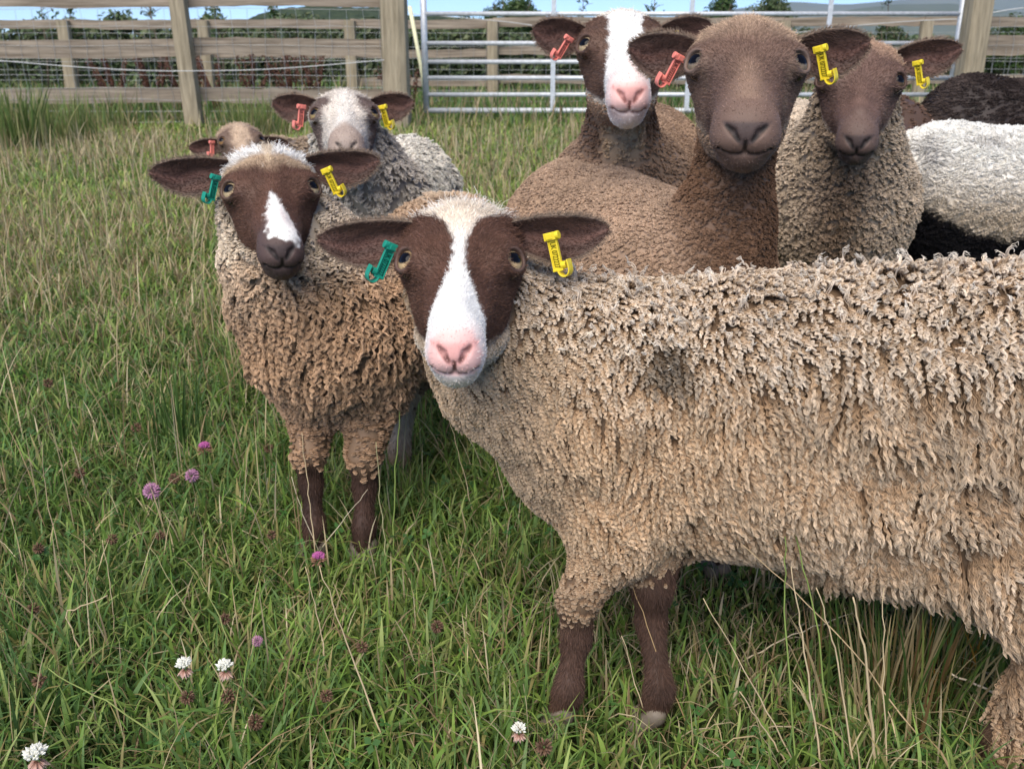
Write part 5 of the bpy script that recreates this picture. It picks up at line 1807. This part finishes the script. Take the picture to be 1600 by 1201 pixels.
def col_patch(s, P, N):
    m = np.tile(np.array((0.33, 0.215, 0.145)), (len(P), 1))
    d = P - s.neck[0][1]; X = s.H.X
    x = np.abs(d @ X)
    ax = s.neck[0][0]; 
    dn = np.minimum(np.abs(cone(P, *s.neck[0])), np.abs(cone(P, *s.neck[1])))
    neck = 1 - sstep(0.006, 0.018, dn)
    neck *= sstep(-0.2, 0.2, (P - s.neck[0][0]) @ unit(s.neck[1][1] - s.neck[0][0]) / 0.1)
    m = mixc(m, (0.12, 0.072, 0.052), neck * sstep(0.03, 0.05, x) * 0.9)
    m = mixc(m, (0.60, 0.43, 0.27), neck * (1 - sstep(0.025, 0.045, x)) * 0.8)
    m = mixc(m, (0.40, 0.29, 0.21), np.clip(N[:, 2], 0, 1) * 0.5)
    return m * 0.72, m, m * 1.25, 1 + 0.14 * vnoise(P * 25, 7) + 0.08 * vnoise(P * 8, 7)


def col_big(s, P, N):
    m = np.tile(np.array((0.36, 0.24, 0.162)), (len(P), 1))
    dn = np.minimum(np.abs(cone(P, *s.neck[0])), np.abs(cone(P, *s.neck[1])))
    nk = 1 - sstep(0.01, 0.04, dn)
    m = mixc(m, (0.175, 0.094, 0.054), nk * 0.9)
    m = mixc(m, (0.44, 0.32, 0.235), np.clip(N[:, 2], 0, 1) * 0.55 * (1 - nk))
    return m * 0.72, m, m * 1.25, 1 + 0.16 * vnoise(P * 30, 7) + 0.1 * vnoise(P * 8, 7)


def col_dark(s, P, N):
    m = np.tile(np.array((0.52, 0.41, 0.30)), (len(P), 1))
    ctr = s.sh + s.e1 * 0.12
    x = (P - ctr) @ np.cross(s.e1, ZUP)
    ch = np.exp(-((P - (s.neck[0][0] + ZUP * -0.02)) @ s.H.X / 0.06) ** 2) * sstep(-0.1, 0.12, (P - s.sh) @ s.e1)
    m = mixc(m, (0.215, 0.14, 0.088), ch * 0.9)
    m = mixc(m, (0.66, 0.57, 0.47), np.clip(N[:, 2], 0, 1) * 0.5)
    return m * 0.42, m, np.minimum(m * 1.35, 0.85), 1 + 0.16 * vnoise(P * 30, 7)


def col_white(s, P, N):
    z = P[:, 2]
    m = mixc((0.56, 0.465, 0.355), (0.88, 0.85, 0.79), sstep(0.42, 0.54, z + 0.02 * vnoise(P * 9, 1)))
    k = np.zeros(len(P))
    for px, py, rx, rz, a in ((1462, 245, .035, .035, .5), (1555, 225, .06, .016, .35), (1448, 290, .02, .05, .3)):
        c = at_depth(px, py, 2.0)
        d = np.sqrt(((P[:, 0] - c[0]) / rx) ** 2 + ((z - c[2]) / rz) ** 2)
        k = np.maximum(k, a * (1 - sstep(0.2, 1.2, d + 0.3 * vnoise(P * 50, 2))))
    m = mixc(m, (0.25, 0.23, 0.22), k)
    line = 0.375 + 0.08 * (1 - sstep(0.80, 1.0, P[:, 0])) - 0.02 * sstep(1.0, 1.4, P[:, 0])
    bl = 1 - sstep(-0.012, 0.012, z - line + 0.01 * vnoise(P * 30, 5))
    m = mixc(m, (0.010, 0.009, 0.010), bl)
    return m * 0.95, m, np.minimum(m * 1.08, 0.93), 1 + 0.07 * vnoise(P * 40, 7)


def col_black(s, P, N):
    m = np.tile(np.array((0.040, 0.029, 0.026)), (len(P), 1))
    m = mixc(m, (0.10, 0.075, 0.065), sstep(0.1, 0.7, vnoise(P * 9, 4)) * 0.5)
    return m * 0.5, m, m * 1.6, 1 + 0.2 * vnoise(P * 30, 7)


def col_hidden(s, P, N):
    m = np.tile(np.array((0.15, 0.09, 0.065)), (len(P), 1))
    return m * 0.5, m, m * 1.5, 1 + 0.2 * vnoise(P * 30, 7)


def bodycol_of(colfn, legcol, k=0.55, hindcol=None):
    def f(s, P):
        r, m, t, b = colfn(s, P, np.tile(ZUP, (len(P), 1)) * 0.3)
        w = s.woolly(P)[:, None]
        lc = np.array(legcol) * (1 + 0.3 * vnoise(P * 30, 6))[:, None]
        if hindcol is not None:
            back = sstep(0.12, 0.2, -(P - s.sh) @ s.e1)[:, None]
            lc = lc * (1 - back) + np.array(hindcol) * back
        return np.clip(m * k * b[:, None] * w + lc * (1 - w), 0, 1)
    return f


def col_front_flat(s, P, N):
    m = np.tile(np.array((0.27, 0.17, 0.10)), (len(P), 1))
    return m, m, m, np.ones(len(P))


def crown(q): return np.clip((1 - sstep(-0.01, 0.02, q[:, 1])) + (1 - sstep(-0.115, -0.09, q[:, 2] + 0.16 * (q[:, 1] - 0.1))) * (1 - sstep(0.13, 0.17, q[:, 1])), 0, 1)


def nose_pad(q):
    # the bare V between and above the nostrils
    n = q[:, 2]
    return sstep(0.244, 0.250, q[:, 1]) * sstep(-0.101, -0.096, n) * (1 - sstep(-0.0745, -0.0690, n)) * (1 - sstep(0.0, 0.005, absx(q) - np.clip((n + 0.103) * 0.85, 0.004, 0.026)))


def nose_soft(q): return nose_zone(q, 0.240) * 0.9


def gen(colfn, **kw):
    def f(s, out, B, Hd, rng): fleece_generic(s, out, B, Hd, rng, colfn=colfn, **kw)
    return f


DARK_LEG = (0.050, 0.026, 0.018)
sheep_defs = [
    dict(seed=11, sag=0.035, legk=0.9, muz=0.85, nose=(710, 551), label='beige curly-fleeced sheep with white blaze and pink nose, side-on across the foreground',
         eye=at_depth(719, 405, 0.985), scale=0.82, phi=22, yaw=1, e1=(-0.985, 0.17), sh=(0.148, 1.055), L=0.47, W=0.484, Wh=0.538, r=0.128, belly=0.182,
         nfwd=0.05, ndrop=1.0, nbend=(-0.015, 0.03, -0.02), nr=(0.122, 0.092, 0.060), woolz=0.155, hindlow=0.085, bare=[1], barez=0.23,
         feet={'fl': (0.062, 0.915), 'fr': (0.166, 0.915), 'hl': (0.532, 0.842), 'hr': (0.70, 1.0)},
         hb=0.0075, hh=0.0019, facecol=face_front, bodycol=bodycol_of(col_front_flat, (0.072, 0.039, 0.027)), fleece=fleece_front, nwool=17000,
         poll=poll_top, polllen=0.028, nosefn=nose_soft, nface=60000, near=9000, facelen=0.0065, frad=0.00034, nleg=22000,
         iris=(0.60, 0.42, 0.23), dark=(0.10, 0.035, 0.03), lid=(0.11, 0.065, 0.05),
         ear=dict(rise=0.034, width=0.84, length=0.128, back=0.06), ear_l=dict(droop=0.03), ear_r=dict(droop=-0.08),
         tag_l=('green', dict(t=0.23, tilt=0.42, drop=0.26, size=0.88)), tag_r=('yellow', dict(t=0.40, tilt=0.22, drop=0.20, size=0.92))),
    dict(seed=12, muz=0.90, nose=(440, 394), label='brown-faced sheep with white nose snip and teal and yellow ear tags, at left',
         eye=at_depth(424, 294, 1.307), scale=0.82, phi=14, yaw=4, e1=(-0.30, -0.954), sh=(-0.262, 1.43), L=0.43, W=0.460, Wh=0.40, r=0.114, belly=0.235,
         nfwd=0.04, ndrop=0.9, nr=(0.108, 0.094, 0.068), woolz=0.165, barez=0.2,
         feet={'fl': (-0.226, 1.305), 'fr': (-0.302, 1.305), 'hr': (-0.32, 1.80), 'hl': (-0.205, 1.62)},
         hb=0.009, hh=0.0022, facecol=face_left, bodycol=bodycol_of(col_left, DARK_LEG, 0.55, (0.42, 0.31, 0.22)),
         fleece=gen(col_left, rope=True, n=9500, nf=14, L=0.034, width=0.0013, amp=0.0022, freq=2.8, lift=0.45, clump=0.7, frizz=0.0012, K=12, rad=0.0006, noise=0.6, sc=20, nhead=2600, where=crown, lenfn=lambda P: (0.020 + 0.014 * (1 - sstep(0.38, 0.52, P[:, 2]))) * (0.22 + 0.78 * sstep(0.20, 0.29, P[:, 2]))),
         poll=poll_top, polllen=0.026, nosefn=nose_soft, nface=45000, near=7000, facelen=0.0055, frad=0.00042, nleg=14000,
         iris=(0.55, 0.42, 0.25), lid=(0.10, 0.062, 0.045),
         ear=dict(rise=0.038, width=0.86, length=0.128, back=0.05), ear_l=dict(droop=-0.02), ear_r=dict(droop=-0.08),
         tag_l=('green', dict(t=0.18, tilt=0.30, drop=0.24, size=0.78)), tag_r=('yellow', dict(t=0.24, tilt=0.36, drop=0.22, size=0.85, fwd=0.012))),
    dict(seed=13, nose=(541, 228), label='pale grey sheep with dark eye patches, behind the brown-faced sheep at left',
         eye=at_depth(538, 178, 1.99), scale=0.90, phi=6, yaw=3, e1=(-0.04, -1.0), sh=(-0.315, 2.30), L=0.45, W=0.495, r=0.118, belly=0.24,
         nfwd=0.04, ndrop=0.8, nr=(0.115, 0.085, 0.066), hb=0.012, hh=0.0034, facecol=face_pale, bodycol=bodycol_of(col_pale, DARK_LEG),
         fleece=gen(col_pale, n=5000, nf=10, L=0.020, width=0.004, amp=0.0012, freq=1.6, lift=0.6, clump=0.55, frizz=0.002, rad=0.0008, nhead=1300, where=crown),
         poll=poll_top, polllen=0.018, nosefn=no_poll, nface=20000, near=2600, frad=0.0007, lump=0.003,
         iris=(0.36, 0.26, 0.12),
         ear=dict(rise=0.029, length=0.100, droop=-0.12, back=0.08, width=1.15), tag_l=('pink', dict(t=0.32, tilt=0.15, drop=0.18)), tag_r=('yellow', dict(t=0.24, tilt=0.22, drop=0.20, fwd=0.012))),
    dict(seed=14, label='small brownish sheep farthest back, only its crown and ears showing',
         eye=at_depth(377, 219, 3.0), scale=0.88, phi=4, yaw=5, roll=-0.12, e1=(-0.1, -0.99), sh=(-0.70, 3.40), L=0.42, W=0.43, r=0.13, belly=0.17,
         nfwd=0.03, ndrop=0.8, nr=(0.10, 0.08, 0.062), hb=0.016, hh=0.005, facecol=face_small, bodycol=bodycol_of(col_small, DARK_LEG),
         fleece=gen(col_small, n=2200, nf=8, L=0.018, width=0.005, rad=0.001, nhead=700, where=crown), lump=0.003,
         poll=poll_top, polllen=0.014, nosefn=no_poll, nface=8000, near=1400, frad=0.001,
         ear=dict(rise=-0.004, length=0.115, droop=0.05, back=0.08), tag_l=('pink', dict(t=0.30, tilt=0.1, drop=0.06, text=''))),
    dict(seed=15, nose=(984, 149), label='white-faced sheep with brown eye patches and pink nose, before the gate',
         eye=at_depth(976, 70, 1.615), scale=1.0, phi=9, yaw=4, e1=(-0.20, -0.98), sh=(0.225, 1.97), L=0.50, W=0.585, Wh=0.60, r=0.150, belly=0.30,
         nfwd=0.05, ndrop=0.9, nr=(0.085, 0.060, 0.056), hb=0.011, hh=0.0028, facecol=face_patch, bodycol=bodycol_of(col_patch, DARK_LEG, 0.8),
         fleece=gen(col_patch, n=17000, nf=8, L=0.0065, width=0.0026, amp=0.0007, freq=1.6, lift=0.55, clump=0.45, frizz=0.0012, rad=0.00065, nhead=1800, where=lambda q: crown(q) * (q[:, 2] < -0.06)), lump=0.002,
         poll=poll_top, polllen=0.012, nosefn=nose_soft, nface=34000, near=3600, facelen=0.0055, frad=0.00052, muz=0.88,
         iris=(0.50, 0.38, 0.24), dark=(0.22, 0.085, 0.075),
         ear=dict(rise=0.0215, length=0.092, back=0.08, width=1.25), ear_l=dict(droop=-0.15), ear_r=dict(droop=-0.20),
         tag_l=('pink', dict(t=0.30, tilt=0.55, drop=0.22, size=0.9)), tag_r=('yellow', dict(t=0.22, tilt=0.3, drop=0.16))),
    dict(seed=16, nose=(1166, 207), label='large brown-faced sheep with pink and yellow ear tags, right behind the foreground sheep',
         eye=at_depth(1167, 97, 1.27), scale=1.0, phi=11, yaw=0, e1=(0.29, -0.957), sh=(0.264, 1.47), L=0.42, W=0.51, Wh=0.53, r=0.136, belly=0.26,
         nfwd=0.085, ndrop=1.25, nbend=(0.004, -0.012, 0), nr=(0.064, 0.055, 0.054), woolz=0.22,
         feet={'fl': (0.30, 1.27), 'fr': (0.175, 1.27)},
         hb=0.0085, hh=0.0021, facecol=face_big, bodycol=bodycol_of(col_big, DARK_LEG, 0.85),
         fleece=gen(col_big, n=28000, nf=8, L=0.0065, width=0.0020, amp=0.0008, freq=1.7, lift=0.6, clump=0.5, frizz=0.0009, rad=0.00048, noise=0.8, sc=40, nhead=2600, where=lambda q: crown(q) * (q[:, 2] < -0.05)), lump=0.0025,
         poll=poll_top, polllen=0.010, nosefn=nose_soft, nface=60000, near=6500, facelen=0.0055, frad=0.00040, agouti=0.3, muz=1.08,
         iris=(0.26, 0.20, 0.145), dark=(0.010, 0.007, 0.006), lid=(0.17, 0.115, 0.09),
         ear=dict(rise=0.018, length=0.098, back=0.08, width=1.15), ear_l=dict(droop=-0.10), ear_r=dict(droop=-0.18), earcol=(0.085, 0.048, 0.036),
         tag_l=('pink', dict(t=0.26, tilt=0.45, drop=0.22, size=0.95)), tag_r=('yellow', dict(t=0.32, tilt=0.27, drop=0.14))),
    dict(seed=17, nose=(1340, 222), label='dark-faced sheep with tight tan curls and one visible yellow ear tag at right',
         eye=at_depth(1345, 124, 1.66), scale=0.92, phi=17, yaw=-2, roll=0.03, e1=(-0.10, -0.99), sh=(0.655, 1.98), L=0.50, W=0.615, r=0.150, belly=0.27,
         nfwd=0.06, ndrop=1.1, nr=(0.115, 0.085, 0.068), hb=0.010, hh=0.0026, facecol=face_dark, bodycol=bodycol_of(col_dark, DARK_LEG, 0.7),
         fleece=gen(col_dark, n=18000, nf=10, L=0.013, width=0.0030, amp=0.0020, freq=1.6, lift=0.75, clump=0.7, frizz=0.0013, rad=0.0006, noise=0.8, sc=40, nhead=2000, where=crown), lump=0.003,
         poll=poll_top, polllen=0.011, nosefn=nose_soft, nface=36000, near=4500, facelen=0.006, frad=0.00052, agouti=0.2, muz=0.92,
         iris=(0.14, 0.09, 0.06), dark=(0.010, 0.007, 0.006),
         ear=dict(rise=0.034, length=0.112, back=0.08, width=1.1), ear_l=dict(droop=-0.05), ear_r=dict(droop=-0.22),
         tag_r=('yellow', dict(t=0.28, tilt=0.25, drop=0.26, size=0.92))),
    dict(seed=18, label='brown sheep almost hidden behind the dark-faced curly sheep, only a strip of brown coat showing',
         eye=np.array([1.02, 2.55, 0.40]), scale=0.95, phi=15, cdir=(-0.35, -0.8, -0.5), e1=(-0.2, -0.98), sh=(1.14, 3.0), L=0.5, W=0.605, r=0.13, belly=0.30,
         nfwd=0.08, ndrop=1.1, hb=0.016, hh=0.006, facecol=face_small, bodycol=bodycol_of(col_hidden, DARK_LEG),
         fleece=gen(col_hidden, n=2600, nf=8, L=0.010, width=0.005, rad=0.001, nhead=200, where=crown), lump=0.003,
         poll=no_poll, nosefn=no_poll, nface=2500, near=500, frad=0.001, ear=dict(length=0.11)),
    dict(seed=19, label='white-bodied sheep with a black belly at the right edge, its head out of view',
         eye=np.array([1.98, 2.0, 0.70]), scale=1.0, phi=15, cdir=(0.85, -0.5, -0.1), e1=(0.99, -0.06), sh=(1.50, 2.12), L=0.52, W=0.555, r=0.150, belly=0.28,
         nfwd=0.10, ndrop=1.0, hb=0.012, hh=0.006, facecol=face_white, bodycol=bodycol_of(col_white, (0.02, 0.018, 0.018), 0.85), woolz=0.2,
         fleece=gen(col_white, n=26000, nf=9, L=0.0060, width=0.0050, amp=0.0008, freq=1.5, lift=0.7, clump=0.10, frizz=0.0022, rad=0.00046, noise=1.6, sc=70, nhead=200, where=crown), lump=0.003,
         poll=no_poll, nosefn=no_poll, nface=2500, near=500, frad=0.001, ear=dict(length=0.11)),
    dict(seed=20, label='black-brown shorn sheep at the right edge behind the white-bodied sheep',
         eye=np.array([2.75, 2.8, 0.72]), scale=1.0, phi=15, cdir=(0.85, -0.5, -0.1), e1=(0.99, -0.10), sh=(2.06, 2.98), L=0.62, W=0.73, Wh=0.555, r=0.165, belly=0.33,
         nfwd=0.10, ndrop=1.0, hb=0.014, hh=0.006, facecol=face_black, bodycol=bodycol_of(col_black, (0.02, 0.018, 0.018), 0.85),
         fleece=gen(col_black, n=14000, nf=8, L=0.006, width=0.0060, amp=0.0004, freq=1.4, lift=0.7, clump=0.1, frizz=0.001, rad=0.0008, nhead=200, where=crown), lump=0.003,
         poll=no_poll, nosefn=no_poll, nface=2500, near=500, frad=0.001, ear=dict(length=0.11)),
]
for S_ in sheep_defs:
    Sheep(S_).build()
